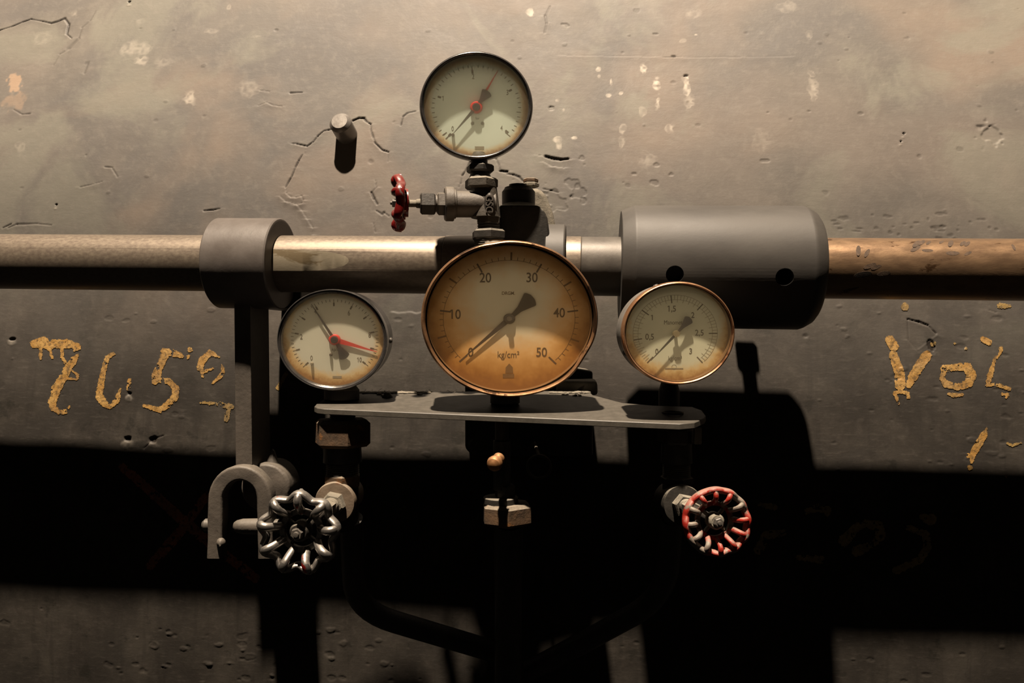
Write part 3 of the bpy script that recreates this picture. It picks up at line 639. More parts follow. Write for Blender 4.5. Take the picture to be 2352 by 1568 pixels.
# dust bunnies and crumbs on the plate
d0 = MB()
for k in range(16):
    X, Y = onplate(random.choice([random.uniform(830, 985), random.uniform(1290, 1340)]), random.choice([901, 903, 906, 909])); p = Vector((X, Y, zplane(X, Y)+.0006))
    q_ = random.uniform(.001, .0035); h_ = random.uniform(.0005, .0014); d0.lathe([(0, h_), (q_*.7, h_*.8), (q_, 0), (q_*.7, -h_*.5), (0, -h_*.5)], 9, frame(p, (0, 0, 1)))
for pa, pb in ((815, 990), (1268, 1350)):
    d0.tube([Vector((*onplate(px_, 901.5+1.2*math.sin(px_)), 0))+Vector((0, 0, zplane(*onplate(px_, 901)))) for px_ in np.linspace(pa, pb, 40)], .0042, .0013, n=7)
for k in range(60):
    X, Y = onplate(random.choice([random.uniform(820, 990), random.uniform(1000, 1345), random.uniform(745, 800)]), random.uniform(898, 905)); p = Vector((X, Y, zplane(X, Y)))
    a_ = random.uniform(0, 2*PI); l_ = random.uniform(.001, .0045); d0.tube([p, p+Vector((math.cos(a_)*l_*.6, 0, l_*.5)), p+Vector((math.cos(a_)*l_, 0, l_*.7*random.random()))], .00016, n=4)
d0.rough(.0005, 400); o = d0.build('dust', M['dusty'], pl, 80); o['kind'] = 'stuff'
d0 = MB(); p = Vector((*onplate(890, 912), 0)); p.z = zplane(p.x, p.y); d0.lathe([(0, .005), (.003, .004), (.005, .001), (.0055, -.001)], 9, frame(p, (0, 0, 1))).rough(.0016, 260); d0.build('crumb', M['iron'], pl, 70)

# ------------------------------------------------------------------ gauges
GN = Vector((-.037, 1, .047)).normalized()    # from the dial into the case
def text_mesh(txt, size, cx, cz, k, sx=.78, bold=.0, rot=0):
    cu = bpy.data.curves.new('t', 'FONT'); cu.body = txt; cu.size = 1.0; cu.align_x = 'CENTER'; cu.align_y = 'CENTER'
    cu.offset = bold; cu.resolution_u = 6; cu.extrude = .01
    ob = bpy.data.objects.new('t', cu); COL.objects.link(ob); bpy.context.view_layer.update()
    me_ = bpy.data.meshes.new_from_object(ob.evaluated_get(bpy.context.evaluated_depsgraph_get()))
    xs = [v.co.x for v in me_.vertices]; zs = [v.co.y for v in me_.vertices]
    mx_, mz_ = (min(xs)+max(xs))/2, (min(zs)+max(zs))/2
    vs = [Vector(((v.co.x-mx_)*sx*k*size, -v.co.z*min(.008, size), (v.co.y-mz_)*size)) for v in me_.vertices]
    if rot: vs = [Vector((math.cos(rot)*v.x-math.sin(rot)*v.z, v.y, math.sin(rot)*v.x+math.cos(rot)*v.z)) for v in vs]
    fs = [tuple(p.vertices) for p in me_.polygons]
    if txt[0] == '1' and not rot:
        xl = min(v.x for v in vs); zt = max(v.z for v in vs if v.x < xl+.08*size); n0 = len(vs); h_ = size*.7; y_ = min(v.y for v in vs)
        vs += [Vector((xl+.01*size, y_, zt)), Vector((xl+.01*size, y_, zt-h_*.16)), Vector((xl-h_*.17*k, y_, zt-h_*.27)), Vector((xl-h_*.17*k, y_, zt-h_*.14))]
        fs.append((n0, n0+1, n0+2, n0+3))
    bpy.data.objects.remove(ob); bpy.data.curves.remove(cu); bpy.data.meshes.remove(me_)
    return [v+Vector((cx, 0, cz)) for v in vs], fs
def gauge(name, label, px, py, Y, rx, ry, zoom, hub, zr, depth, dd, cfg):
    """pressure gauge; dial features are given in readings (x, y) taken from a close view with hub and radii zr"""
    Rz = ry/F*Y; k = rx/ry
    mx = frame(P(px, py, Y), GN); g = thing(name, label, 'pressure gauge', P(px, py, Y), None, mx.to_3x3())
    W = lambda m_: m_
    # --- case
    gy = cfg.get('gy', .0010)
    rc = cfg.get('case_r', .965)
    md = cfg.get('mod')
    case = MB().lathe([(.5*Rz, depth), (rc*Rz*.93, depth), (rc*Rz*.985, depth-.003), (rc*Rz, depth-.006), (rc*Rz, .004), (.947*Rz, .0035), (.947*Rz, dd+.001), (.5*Rz, dd+.0015)], 96, mx, k, mod=md)
    case.build('case', M[cfg['case']], g)
    lip = cfg.get('lip', .91); bw = 1-lip; fr = cfg.get('front', .004)
    if cfg.get('chrome_edge'):
        MB().lathe([(.985*Rz, .010), (Rz, .0095), (Rz, .0012), (.994*Rz, -.0004), (.981*Rz, -.0006), (.976*Rz, .001)], 128, mx, k).build('bezel_edge', M['chrome'], g)
        MB().lathe([(.980*Rz, .0030), (.977*Rz, .0002), (.950*Rz, .0004), (lip*Rz, .0022), ((lip-.006)*Rz, .0040), ((lip-.004)*Rz, max(gy+.001, .0045))], 128, mx, k).build('bezel', M['black_case'], g)
    else:
        pr = [(.965*Rz, .011), (.995*Rz, .010), (Rz, .008)]
        for a in range(-10, 191, 20): pr.append(((lip+bw*.5+bw*.5*math.cos(R(a)))*Rz, .0035-fr*math.sin(R(a))*1.4))
        pr += [(lip*Rz, .008)]
        MB().lathe(pr, 128, mx, k, mod=md).build('bezel', M[cfg['bezel']], g)
    MB().lathe([(0, gy), (.935*Rz, gy)], 96, mx, k).build('glass', cfg['glass'], g)
    MB().lathe([(.930*Rz, gy+.0002), (.930*Rz, dd), (.945*Rz, dd), (.945*Rz, gy+.0002)], 96, mx, k).build('inner_wall', M[cfg.get('inner', 'grey_case')], g)
    dial = MB().lathe([(0, dd), (.93*Rz, dd), (.93*Rz, dd+.001), (0, dd+.001)], 96, mx, k).build('dial', cfg['dial'], g)
    dscale = (Y+dd)/Y
    # the dial centre as it is seen, moved back onto the axis of the case
    def nz(p): return ((p[0]-hub[0])/zr[0]*Rz*k*dscale, -(p[1]-hub[1])/zr[1]*Rz*dscale)
    hx0, hz0 = cfg.get('hub_off', (0, 0))
    T = mx @ Matrix.Translation((hx0*Rz, dd, hz0*Rz))
    # --- print
    for key, mat_ in (('ticks', 'ink'), ('minor', cfg.get('minor_ink', 'ink'))):
        mb = MB()
        for (a, r0, r1, w_) in cfg[key]:
            if key == 'ticks': mb = MB()
            ca, sa = math.cos(R(a)), math.sin(R(a)); w2 = w_*Rz*.5
            q = [(r0*ca*Rz-sa*w2, r0*sa*Rz+ca*w2), (r1*ca*Rz-sa*w2, r1*sa*Rz+ca*w2), (r1*ca*Rz+sa*w2, r1*sa*Rz-ca*w2), (r0*ca*Rz+sa*w2, r0*sa*Rz-ca*w2)]
            mb.add([(x*k, -.00012, z) for x, z in q], [(0, 1, 2, 3)], T)
            if key == 'ticks': mb.build('scale_mark', M[mat_], dial, 180); mb = MB()
        if key == 'minor':
            for (r_, w_, a0, a1) in cfg.get('arcs', []):
                n_ = 60; vs = []; fs = []
                for i in range(n_+1):
                    a = R(a0+(a1-a0)*i/n_)
                    for q in (-1, 1): rr = (r_+q*w_*.5)*Rz; vs.append((rr*math.cos(a)*k, -.0001, rr*math.sin(a)))
                for i in range(n_): fs.append((2*i, 2*i+1, 2*i+3, 2*i+2))
                mb.add(vs, fs, T)
        if mb.v: mb.build('fine_scale', M[mat_], dial, 180)
    for (txt, x, y, h, bold) in cfg['nums']:
        mb = MB()
        cx, cz = nz((x, y)); vs, fs = text_mesh(txt, h/zr[1]*Rz*1.38, cx, cz, k, cfg.get('sx', .72), bold); mb.add([v+Vector((0, -.0001, 0)) for v in vs], fs, T)
        mb.build('numeral', M['ink'], dial, 180)
    if cfg.get('small'):
        mb = MB()
        for (txt, x, y, h, bold) in cfg['small']:
            cx, cz = nz((x, y)); vs, fs = text_mesh(txt, h/zr[1]*Rz*1.38, cx, cz, k, cfg.get('ssx', .85), bold); mb.add([v+Vector((0, -.0001, 0)) for v in vs], fs, T)
        mb.build('dial_text', M[cfg.get('small_ink', 'ink')], dial, 180)
    for (kind, x, y, a, b2, mt) in cfg.get('marks', []):
        cx, cz = nz((x, y)); mm = T @ Matrix.Translation((cx, 0, cz)); a_, b_ = a/zr[0]*Rz*k, b2/zr[1]*Rz
        if kind == 'box': MB().prism([(-a_, -b_), (a_, -b_), (a_, b_), (-a_, b_)], -.0002, 0, 0, 1, mm).build('maker_mark', M[mt], dial)
        elif kind == 'peg': MB().lathe([(0, -.0035), (a_*.6, -.0035), (a_, -.002), (a_, 0)], 16, mm).build('stop_pin', M[mt], dial)
        elif kind == 'screw':
            MB().lathe([(0, -.0005), (a_*.8, -.0007), (a_, 0)], 20, mm).build('dial_screw', M[mt], dial)
        elif kind == 'logo':
            mb = MB(); mb.prism([(-a_, -b_), (a_, -b_), (a_*.9, b_*.2), (0, b_), (-a_*.9, b_*.2)], -.0002, 0, 0, 1, mm); mb.build('maker_mark', M[mt], dial)
        elif kind == 'ring':
            mb = MB(); mb.lathe([(a_, -.0001), (a_*.86, -.0001)], 24, mm); mb.build('maker_mark', M[mt], dial)
    # --- pointers
    ph = cfg.get('ph', .0045)
    def pointer(nm, mat_, tip, tail, wt, wh, fan, y, hubr, hubm, cup=True):
        tx, tz = nz(tip); mb = MB(); d = Vector((tx, 0, tz)); n_ = Vector((-d.z, 0, d.x)).normalized(); Ln = d.length; u = d/Ln
        pts = [u*Ln+n_*wt, n_*wh, ]
        pts = [u*Ln+n_*wt*Rz, u*Ln*.08+n_*wh*Rz]
        if tail:
            qx, qz = nz(tail); e = Vector((qx, 0, qz)); ev = e.normalized(); en = Vector((-ev.z, 0, ev.x)); le = e.length
            en = -en
            back = [(.25, fan*.30), (.55, fan*.42), (.85, fan*.80), (1.06, fan*1.08), (1.12, fan*1.10), (1.17, fan*.95), (1.25, fan*.4), (1.25, -fan*.4), (1.17, -fan*.95), (1.12, -fan*1.10), (1.06, -fan*1.08), (.85, -fan*.80), (.55, -fan*.42), (.25, -fan*.30)]
            pts += [ev*(le*s_)+en*(w_*Rz) for s_, w_ in back]
        else: pts += [-u*Ln*.02+n_*wh*Rz, -u*Ln*.02-n_*wh*Rz]
        pts += [u*Ln*.08-n_*wh*Rz, u*Ln-n_*wt*Rz]
        mb.prism([(p.x, p.z) for p in pts], -y-.0006, -y, 0, 1, T)
        ob = mb.build(nm, M[mat_], g)
        MB().lathe([(0, -y-.0022), (hubr*Rz*.8, -y-.0020), (hubr*Rz, -y-.0006), (hubr*Rz, -y+.0005)], 32, T, k).build('pointer_hub', M[hubm], ob)
        return ob
    for a in cfg['pointers']: pointer(*a)
    MB().lathe([(0, -ph), (.03*Rz, -ph), (.03*Rz, 0)], 16, T, k).build('spindle', M['steel_grey'], g)
    for (a, r_) in cfg.get('screws', []):
        d = Vector((math.cos(R(a))*k, 0, math.sin(R(a)))); p = Vector((d.x*Rz*rc, cfg.get('screw_y', .014), d.z*Rz*rc))
        MB().lathe([(0, .0022), (r_*.7, .0020), (r_, .0006), (r_, -.001)], 18, mx @ frame(p, d)).build('case_screw', M['steel_grey'], g)
    return g, mx, Rz, k

def sweep(a0, a1, n): return [a0+(a1-a0)*i/n for i in range(n+1)]
# top gauge, 0-4 bar
tk = [(227, .66, .80, .020), (227, .66, .72, .045), (163.5, .655, .715, .035), (96, .64, .71, .035), (29, .66, .72, .035), (-38.5, .66, .73, .035), (-41, .68, .80, .014), (221, .70, .78, .02), (96, .71, .78, .014)]
mn = [(a, .745 if i % 5 else .72, .795, .012) for i, a in enumerate(sweep(227, -38.5, 40)) if i % 10]
dial_top = dialmat('dial_top', (.60, .70, .64), (.55, .42, .22), (.25, .13, .05), .050*.84, .058*.84, .001, 1.058, 14)
G1, mx1, Rz1, k1 = gauge('pressure_gauge', 'black-rimmed gauge reading to 4, topmost of the four', 1094, 242, .785, 130.7, 123.5, 1, (935, 845), (706, 667), .026, .0105, dict(
    case='black_case', bezel='black_case', lip=.915, dial=dial_top, glass=glassmat('dusty_glass_top', .05, .30, (.97, .97, .93)), ticks=tk, minor=mn, sx=.66, screws=[(3, .0032), (183, .0032)], screw_y=.012,
    nums=[('0', 640, 1100, 62, .006), ('1', 525, 732, 62, .006), ('2', 895, 460, 66, .006), ('3', 1320, 650, 66, .006), ('4', 1247, 1085, 58, .006)], small=[('bar', 950, 970, 30, 0)],
    marks=[('screw', 887, 1033, 22, 22, 'steel_grey'), ('screw', 1012, 1033, 22, 22, 'steel_grey'), ('box', 973, 1335, 58, 20, 'ink_grey'), ('peg', 645, 1180, 20, 20, 'ink')],
    pointers=[('red_pointer', 'needle_red', (1200, 395), None, .004, .030, .0, .0022, .112, 'needle_red'), ('pointer', 'needle', (655, 1165), (1050, 688), .005, .034, .095, .0034, .075, 'needle')], inner='grey_case'))
# left gauge, 0-10 kp/cm2
tk = []
for i, a in enumerate(sweep(223, -41, 10)):
    tk += [(a, .665, .735, .030), (a, .735, .80, .010)]
mn = [(a, .75, .80, .010) for i, a in enumerate(sweep(223, -41, 50)) if i % 5]
dial_l = dialmat('dial_left', (.52, .53, .46), (.56, .38, .14), (.26, .12, .03), .0375, .049, .0045, 1.084, 11)
G2, mx2, Rz2, k2 = gauge('pressure_gauge', 'chrome-rimmed gauge with red pointer, left of the three lower ones', 763.5, 780.5, .775, 126.3, 116.5, 1, (845, 800), (707, 650), .056, .0070, dict(gy=.0012, ph=.0022, case_r=.985,
    case='black_case', bezel='chrome', chrome_edge=True, lip=.915, dial=dial_l, glass=glassmat('dusty_glass_left', .03, .22, (.95, .93, .88)), ticks=tk, minor=mn, sx=.66, hub_off=(.022, 0), screws=[(-2, .003)], screw_y=.03,
    nums=[('0', 545, 1035, 64, .006), ('2', 418, 762, 68, .006), ('4', 600, 440, 64, .006), ('6', 1028, 458, 68, .006), ('8', 1290, 738, 68, .006), ('10', 1162, 1058, 62, .006)], small=[('kp/cm²', 880, 930, 44, 0)],
    marks=[('peg', 795, 993, 20, 20, 'ink'), ('box', 870, 1280, 58, 14, 'ink_grey'), ('peg', 553, 1105, 20, 20, 'ink_grey')],
    pointers=[('red_pointer', 'needle_red', (1385, 957), None, .005, .052, .0, .0010, .110, 'needle_red'), ('pointer', 'needle', (556, 348), (958, 992), .005, .030, .098, .0018, .078, 'needle')], inner='black_case'))
# big gauge, 0-50 kg/cm2
tk = [(a, .675, .80, .020) for a in (224.3, 172.5, 117.5, 62.5, 7.8, -47.4)]
mn = []
A = sweep(224.3, -47.4, 50)
for i, a in enumerate(A):
    if i % 10: mn.append((a, .755, .80 if i % 5 else .86, .008 if i % 5 else .022))
dial_b = dialmat('dial_big', (.68, .66, .54), (.62, .31, .045), (.20, .078, .010), .024, .082, .014, 1.13, 4, .45)
def dent(a, r, y):
    a = (a+PI) % (2*PI)-PI
    return 1-.020*math.exp(-((a-R(-30))/.20)**2)+.012*math.exp(-((a-R(-52))/.3)**2)-.010*math.exp(-((a-R(101))/.10)**2)-.008*math.exp(-((a-R(200))/.25)**2)+.006*math.exp(-((a-R(60))/.3)**2)
G3, mx3, Rz3, k3 = gauge('pressure_gauge', 'large copper-rimmed gauge reading to 50 with browned dial, in the middle', 1171, 732.5, .745, 204, 180.5, 1, (900, 795), (800, 705), .050, .0150, dict(
    case='rust', bezel='copper_dark', lip=.945, front=.005, dial=dial_b, glass=glassmat('dusty_glass_big', .015, .22, (1, .95, .85), (.50, .40, .25)), ticks=tk, minor=mn, minor_ink='ink_brown', arcs=[(.757, .006, 222, -45)], sx=.78, ph=.006, mod=dent, case_r=.975, 
    nums=[('0', 553, 1095, 84, .012), ('10', 422, 755, 88, .012), ('20', 685, 428, 90, .012), ('30', 1104, 425, 90, .012), ('40', 1350, 740, 88, .012), ('50', 1193, 1095, 86, .012), ('kg/cm²', 893, 1125, 62, 0)],
    small=[('DRGM.', 892, 566, 30, .02)], small_ink='ink_brown', marks=[('logo', 900, 1240, 36, 44, 'ink_brown'), ('box', 893, 1308, 52, 18, 'ink_brown')],
    pointers=[('pointer', 'needle', (505, 1130), (1068, 638), .006, .034, .098, .0013, .068, 'needle')], inner='brown_case'))
MB().lathe([(0, -.0006), (.0088, -.0006), (.010, .0004)], 22, mx3 @ frame((-.0110, .0008, Rz3*.963), (.05, -.8, .6)) @ Matrix.Diagonal((1.3, 1, .42, 1))).rough(.0009, 190).build('torn_bezel_patch', M['dusty'], G3, 50)
# right gauge, 0-3 kg/cm2
A = sweep(225, -44, 6)
tk = [(a, .565, .745, .020) for a in (225, 170+8, 145, 93, 53.5-3, .5, -46)]
A = [229, 189.5, 142.5, 96.5, 50, .6, -49]
tk = [(a, .60, .755, .020) for a in A]
mn = []
for q in range(6):
    for i in range(1, 10): mn.append((A[q]+(A[q+1]-A[q])*i/10, .61 if i % 2 == 0 else .665, .75, .007))
dial_r = dialmat('dial_right', (.62, .64, .52), (.58, .36, .10), (.20, .08, .02), .0365, .0505, .0050, 1.103, 9)
G4, mx4, Rz4, k4 = gauge('pressure_gauge', 'copper-rimmed gauge reading to 3, right of the three lower ones', 1559.5, 765.3, .718, 131.3, 119, 1, (965, 835), (735, 666), .048, .0100, dict(
    case='grey_case', bezel='copper', lip=.935, front=.003, dial=dial_r, glass=glassmat('dusty_glass_right', .025, .22, (.96, .94, .87)), ticks=tk, minor=mn, minor_ink='ink_grey', arcs=[(.755, .006, 200, -46), (.665, .006, 200, -46)], sx=.80, hub_off=(-.02, -.015), screws=[(205, .003), (110, .003)], screw_y=.02, ph=.0040,
    nums=[('0', 728, 1062, 72, .008), ('0,5', 633, 880, 80, .008), ('1', 666, 628, 72, .008), ('1,5', 922, 520, 80, .008), ('2', 1190, 595, 76, .008), ('2,5', 1277, 828, 80, .008), ('3', 1167, 1058, 76, .008)],
    small=[('Manometer', 965, 690, 58, -.004), ('kg/cm²', 967, 1160, 62, -.003)], ssx=.72,
    marks=[('ring', 955, 1265, 34, 30, 'ink_grey'), ('box', 955, 1282, 120, 6, 'ink_grey')],
    pointers=[('pointer', 'needle', (640, 1178), (1108, 672), .005, .026, .085, .0036, .070, 'brass')], inner='brown_case'))

# ------------------------------------------------------------------ fittings
def stack(px, Y, items, parent, mat):
    """coaxial pieces on a vertical axis: (name, kind, py_top, py_bottom, half width px, material)"""
    for (nm, kind, t_, b_, hw, mt, *ph) in items:
        z1, z0 = zpx(t_, Y), zpx(b_, Y); mxv = frame(Vector((xpx(px, Y), Y, z0)), (0, 0, 1), (0, -1, 0)); r_ = hw/F*Y; h = z1-z0
        if kind == 'hex': MB().lathe(hexprof(r_, 0, h), 6, mxv, phase=R(ph[0] if ph else 0)).rough(.0003, 120).build(nm, M[mt or mat], parent)
        elif kind == 'round': MB().lathe([(0, 0), (r_-.0008, 0), (r_, .0008), (r_, h-.0008), (r_-.0008, h), (0, h)], 36, mxv).build(nm, M[mt or mat], parent)
        elif kind == 'cone': MB().lathe([(0, 0), (r_, 0), (r_*(ph[0]), h), (0, h)], 36, mxv).build(nm, M[mt or mat], parent)
        elif kind == 'thread':
            pr = [(0, 0)]; nth = max(3, int(h/.0018))
            for i in range(nth): pr += [(r_, h*i/nth), (r_*.9, h*(i+.5)/nth)]
            pr += [(r_, h), (0, h)]; MB().lathe(pr, 30, mxv).build(nm, M[mt or mat], parent)
# needle valve under the top gauge
Yv = .80
v = thing('needle_valve', 'black needle valve with red handwheel, below the topmost gauge', 'valve', P(1115, 560, Yv))
stack(1103, Yv, [('socket', 'round', 356, 392, 17, 'iron'), ('collar', 'hex', 379, 397, 33, 'iron', 15), ('neck', 'cone', 396, 414, 27, 'iron', .8)], v, 'iron')
stack(1106, Yv, [('union_nut', 'hex', 410, 435, 39, 'iron_dusty', 12)], v, 'iron')
stack(1116, Yv, [('body', 'cone', 432, 500, 34, 'iron_dusty', .75)], v, 'iron')
stack(1122, Yv, [('lower_nut', 'hex', 496, 516, 29, 'iron_dusty', 30), ('union_nut', 'hex', 528, 552, 40, 'iron', 20), ('thread', 'thread', 545, 580, 33, 'iron'), ('thread', 'thread', 514, 530, 26, 'iron')], v, 'iron')
bx = frame(P(1118, 470, Yv), (-1, -.16, -.01))   # bonnet points left and slightly to the viewer
def pxm(n_): return n_/F*Yv
MB().lathe([(0, -.008), (pxm(29), -.008), (pxm(30), pxm(70)), (pxm(33), pxm(72)), (pxm(33), pxm(80)), (0, pxm(80))], 40, bx).build('bonnet', M['cast'], v)
MB().lathe([(0, pxm(76)), (pxm(38), pxm(76)), (pxm(39), pxm(78)), (pxm(39), pxm(94)), (pxm(36), pxm(97)), (0, pxm(97))], 40, bx).build('flange', M['cast'], v)
MB().lathe(hexprof(pxm(28), pxm(94), pxm(114)), 6, bx, phase=R(15)).build('bonnet_nut', M['cast'], v)
MB().lathe([(0, pxm(112)), (pxm(20), pxm(112)), (pxm(18), pxm(122)), (0, pxm(122))], 30, bx).build('gland', M['cast'], v)
MB().lathe(hexprof(pxm(27), pxm(118), pxm(152)), 6, bx, phase=R(15)).build('gland_nut', M['iron_clean'], v)
MB().lathe([(0, pxm(150)), (pxm(11), pxm(150)), (pxm(10), pxm(160)), (pxm(8), pxm(162)), (pxm(8), pxm(205)), (0, pxm(205))], 20, bx).rough(.0006, 200).build('stem', M['dusty'], v)
vs, fs = text_mesh('GSC', .0105, 0, 0, 1, .9, .01, R(-90)); vs = [Vector((q.x, q.y*8, q.z)) for q in vs]
MB().add([x_+Vector((0, 0, 0)) for x_ in [q for q in vs]], fs, Matrix.Translation(P(1124, 468, Yv-.0152))).build('cast_mark', M['cast'], v)
MB().lathe([(0, -.001), (.006, -.001), (.0075, .001), (.008, .004)], 24, Matrix.Translation(P(1124, 468, Yv-.0140)) @ Matrix.Diagonal((.75, 1, 1.5, 1))).build('cast_boss', M['iron_clean'], v)

def handwheel(parent, mx, Rw, n, wav, mat, phase=0., band=.0055, thick=.0028, fin=.0030, hubm='iron', bulge=.006, inner=.50, nutm='steel_grey', yin=.004):
    """scalloped handwheel: wavy rim band, fins from its crests to an inner ring, dished web, hub and nut. Local -Y is the front"""
    pth = []; m_ = n*12
    for i in range(m_):
        a = 2*PI*i/m_; w_ = (1+math.cos(n*(a-phase)))/2; r = Rw*(1-wav*(1-w_)); pth.append(Vector((r*math.cos(a), -bulge*.35*w_+.001*math.sin(3*a), r*math.sin(a))))
    rim = MB(); rim.tube([mx @ q for q in pth], thick, band, 12, True, up=mx.to_3x3() @ Vector((0, 1, 0))); root = rim.build('handwheel', mat, parent, 60)
    for j in range(n):
        a = phase+2*PI*j/n; u = Vector((math.cos(a), 0, math.sin(a))); Y_ = Vector((0, 1, 0))
        q = [u*Rw*.985+Y_*(band*.2), u*Rw*.97-Y_*bulge*.8, u*Rw*.86-Y_*bulge*1.25, u*Rw*.72-Y_*bulge*1.0, u*Rw*(inner+.08)-Y_*bulge*.2, u*Rw*inner+Y_*yin]
        d_ = [];
        for a_, b_ in zip(q, q[1:]): d_ += [a_.lerp(b_, s_) for s_ in (0, .5)]
        d_.append(q[-1]); d_ = [d_[0]]+[(d_[i-1]+d_[i]*2+d_[i+1])/4 for i in range(1, len(d_)-1)]+[d_[-1]]
        MB().tube([mx @ x_ for x_ in d_], [fin*.8]*3+[fin]*3+[fin*.9]*5, [fin*1.05]*11, 10).build('fin', mat, root, 60)
    MB().lathe([(Rw*(inner+.05), yin-.001), (Rw*(inner+.05), yin+.0035), (Rw*(inner-.08), yin+.0035), (Rw*(inner-.08), yin-.001), (Rw*(inner+.05), yin-.001)], 48, mx).build('inner_ring', mat, root, 40)
    web = MB()
    for j in range(4):
        a = phase+PI/4+PI/2*j; u = Vector((math.cos(a), 0, math.sin(a)))
        web.tube([mx @ (u*Rw*.1+Vector((0, yin+.002, 0))), mx @ (u*Rw*inner+Vector((0, yin+.002, 0)))], Rw*.075, .0016, 10)
    web.build('spokes', M[hubm], root)
    MB().lathe([(0, -.004), (Rw*.20, -.0035), (Rw*.25, -.001), (Rw*.27, yin+.004), (0, yin+.004)], 32, mx).rough(.0004, 200).build('hub', M[hubm], root)
    MB().lathe(hexprof(Rw*.155, -.0085, -.003), 6, mx, phase=.3).build('wheel_nut', M[nutm], root)
    MB().lathe([(0, -.0105), (Rw*.06, -.0102), (Rw*.075, -.0085)], 20, mx).build('stem_end', M[nutm], root)
    return root
hwx = bx @ Matrix.Translation((0, pxm(196), 0)) @ Matrix.Rotation(PI, 4, 'Z')
handwheel(v, hwx, .0262, 6, .14, M['red'], R(20), .0046, .0024, .0032, 'iron', .0055)

# left valve assembly under the plate
def gaugefoot(g_, px, Y, top, bot, hw):
    z1, z0 = zpx(top, Y), zpx(bot, Y); r_ = hw/F*Y
    MB().lathe([(0, z0), (r_*.9, z0), (r_, z0+.001), (r_, z0+(z1-z0)*.6), (r_*.7, z1), (0, z1)], 28, frame(Vector((xpx(px, Y), Y, 0)), (0, 0, 1))).build('stem', M['iron'], g_)
gaugefoot(G1, 1100, .80, 350, 378, 19)
gaugefoot(G2, 785, .800, 880, 918, 40)
gaugefoot(G3, 1160, .785, 895, 927, 34)
gaugefoot(G4, 1537, .838, 872, 936, 24)
MB().tube([P(1545, 850, .755), P(1538, 866, .845)], .009, n=24).build('back_socket', M['iron'], G4)

def downpipe(px, Y, top, path, r_, name, label, parentless=True):
    g_ = thing(name, label, 'pipe', P(*path[-1]))
    pts = [P(*q) for q in path]; out_ = [pts[0]]
    for i in range(1, len(pts)-1):       # round the corners
        a_, b_, c_ = pts[i-1], pts[i], pts[i+1]; r1 = min(.045, (a_-b_).length*.45, (c_-b_).length*.45)
        p0 = b_+(a_-b_).normalized()*r1; p1 = b_+(c_-b_).normalized()*r1
        for s_ in np.linspace(0, 1, 9): out_.append(p0*(1-s_)**2+b_*2*s_*(1-s_)+p1*s_**2)
    out_.append(pts[-1]); MB().tube(out_, r_, n=24).build('pipe_run', M['iron_clean'], g_)
    return g_
Yl = .79
lv = thing('needle_valve', 'dusty needle valve with bare-metal handwheel, below the left gauge', 'valve', P(780, 1100, Yl))
stack(787, Yl, [('thread', 'thread', 952, 975, 30, 'rust'), ('union_nut', 'hex', 962, 1024, 66, 'rust', 8), ('body', 'cone', 1020, 1060, 44, 'iron', .95), ('thread', 'thread', 1056, 1092, 38, 'iron'), ('lower_nut', 'hex', 1086, 1118, 44, 'rust', 20), ('body', 'round', 1112, 1215, 36, 'iron')], lv, 'iron')
def frontvalve(parent, flange_px, wheel_px, Yb_, Yw, fr_, mat, hexm):
    a_ = P(flange_px[0], flange_px[1], Yb_); b_ = P(wheel_px[0], wheel_px[1], Yw); d = (b_-a_); ln = d.length
    m_ = frame(a_, d)
    MB().lathe([(0, -.048), (fr_*.78, -.048), (fr_*.90, -.040), (fr_*.92, -.012), (fr_*.86, -.008), (fr_*1.0, -.006), (fr_*1.02, .001), (fr_*.97, .004), (fr_*.70, .0045), (0, .0045)], 44, m_).rough(.0004, 120).build('bonnet', mat, parent)
    MB().lathe(hexprof(fr_*.60, .004, .016), 6, m_, phase=.2).build('bonnet_nut', hexm, parent)
    MB().lathe([(0, .015), (fr_*.40, .015), (fr_*.38, .024), (0, .024)], 30, m_).build('gland', hexm, parent)
    MB().lathe(hexprof(fr_*.42, .022, .036), 6, m_, phase=.5).build('gland_nut', hexm, parent)
    MB().tube([a_+d.normalized()*.03, b_], .0042, n=16).build('stem', M['iron_clean'], parent)
    w_ = frame(b_, -d); return w_
wl = frontvalve(lv, (771, 1152), (688, 1221), .775, .668, .0200, M['brown_cast'], M['dusty'])
handwheel(lv, wl, .0340, 9, .15, M['chrome_red'], R(7), .0052, .0030, .0036, 'iron', .0075, .50)
rv = thing('needle_valve', 'dusty needle valve with round red handwheel, below the right gauge', 'valve', P(1545, 1100, .757))
stack(1554, .757, [('union_nut', 'hex', 982, 1018, 44, 'iron', 8), ('thread', 'thread', 962, 985, 28, 'iron'), ('body', 'cone', 1016, 1062, 36, 'iron', .95), ('thread', 'thread', 1060, 1096, 32, 'iron'), ('lower_nut', 'hex', 1092, 1112, 38, 'iron', 20), ('body', 'round', 1110, 1200, 32, 'iron')], rv, 'iron')
wr = frontvalve(rv, (1566, 1158), (1645, 1197), .735, .637, .0185, M['iron'], M['iron_dusty'])  # bonnet in darker iron: the plate's shade put into its colour
handwheel(rv, wr, .0258, 12, .02, M['red_dusty'], R(4), .0045, .0028, .0022, 'dusty', .0050, .56, 'steel_grey')
MB().box(P(1602, 1000, .745), (.007, .006, .016), .001).rough(.0005, 90).build('lock_tab', M['dusty'], rv)
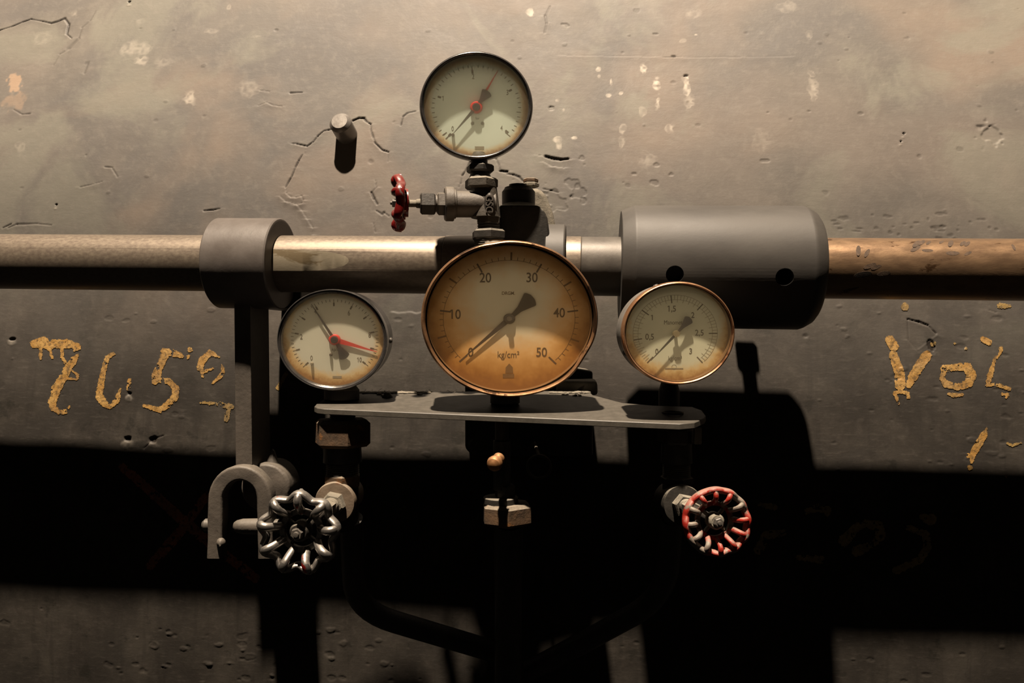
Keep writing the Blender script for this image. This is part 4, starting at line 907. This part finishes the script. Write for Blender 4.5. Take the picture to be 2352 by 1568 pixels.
downpipe(0, 0, 0, [(806, 1190, .79), (815, 1400, .85), (1150, 1500, .885)], .0118, 'gauge_pipe', 'dark bent pipe running down from the left valve to the centre pipe')
downpipe(0, 0, 0, [(1543, 1190, .757), (1530, 1370, .80), (1330, 1480, .85), (1215, 1540, .865)], .0112, 'gauge_pipe', 'dark bent pipe running down from the right valve to the centre pipe')
# centre assembly
cv = thing('centre_fitting', 'black cock with bronze knob and union nut, under the big gauge', 'valve', P(1160, 1100, .80))
stack(1153, .770, [('socket', 'round', 958, 1012, 16, 'iron_clean'), ('body', 'round', 1010, 1070, 20, 'iron_clean'), ('body', 'round', 1070, 1125, 20, 'iron')], cv, 'iron')
stack(1160, .770, [('lock_nut', 'hex', 1112, 1152, 24, 'iron_clean', 15)], cv, 'iron')
stack(1164, .770, [('union_nut', 'hex', 1154, 1202, 61, 'rust', 25)], cv, 'iron')
stack(1150, .770, [('seat_ring', 'round', 1140, 1156, 40, 'iron')], cv, 'iron')
MB().lathe([(0, -.0085), (.0040, -.0080), (.0072, -.0055), (.0086, -.0015), (.0080, .002), (.0060, .0035), (.0056, .008), (.0066, .009), (.0066, .013), (0, .0135)], 28, frame(P(1137, 1063, .725), (.35, 1, .28)) @ Matrix.Scale(.86, 4)).build('knob', M['bronze'], cv)
MB().tube([P(1143, 1058, .732), P(1152, 1050, .765)], .004, n=14).build('knob_stem', M['iron'], cv)
rg = MB(); c_ = P(1238, 1072, .85)
rg.tube([c_+Vector((.0125*math.cos(a), 0, .0125*math.sin(a))) for a in np.linspace(0, 2*PI, 28, endpoint=False)], .0016, n=8, closed=True); rg.tube([c_+Vector((0, 0, .012)), c_+Vector((-.004, .03, .022)), P(1215, 1030, .897)], .002, n=8)
rgt = thing('ring', 'thin dark ring hanging beside the centre fitting', 'ring', c_); rg.build('ring_body', M['iron_dusty'], rgt)
cpipe = thing('centre_pipe', 'dark vertical pipe descending from the centre union nut', 'pipe', P(1170, 1568, .82))
MB().tube([P(1168, 1196, .770), P(1168, 1400, .83), P(1166, 1750, .87)], .0145, n=28).rough(.0003, 60).build('pipe_run', M['iron_clean'], cpipe)
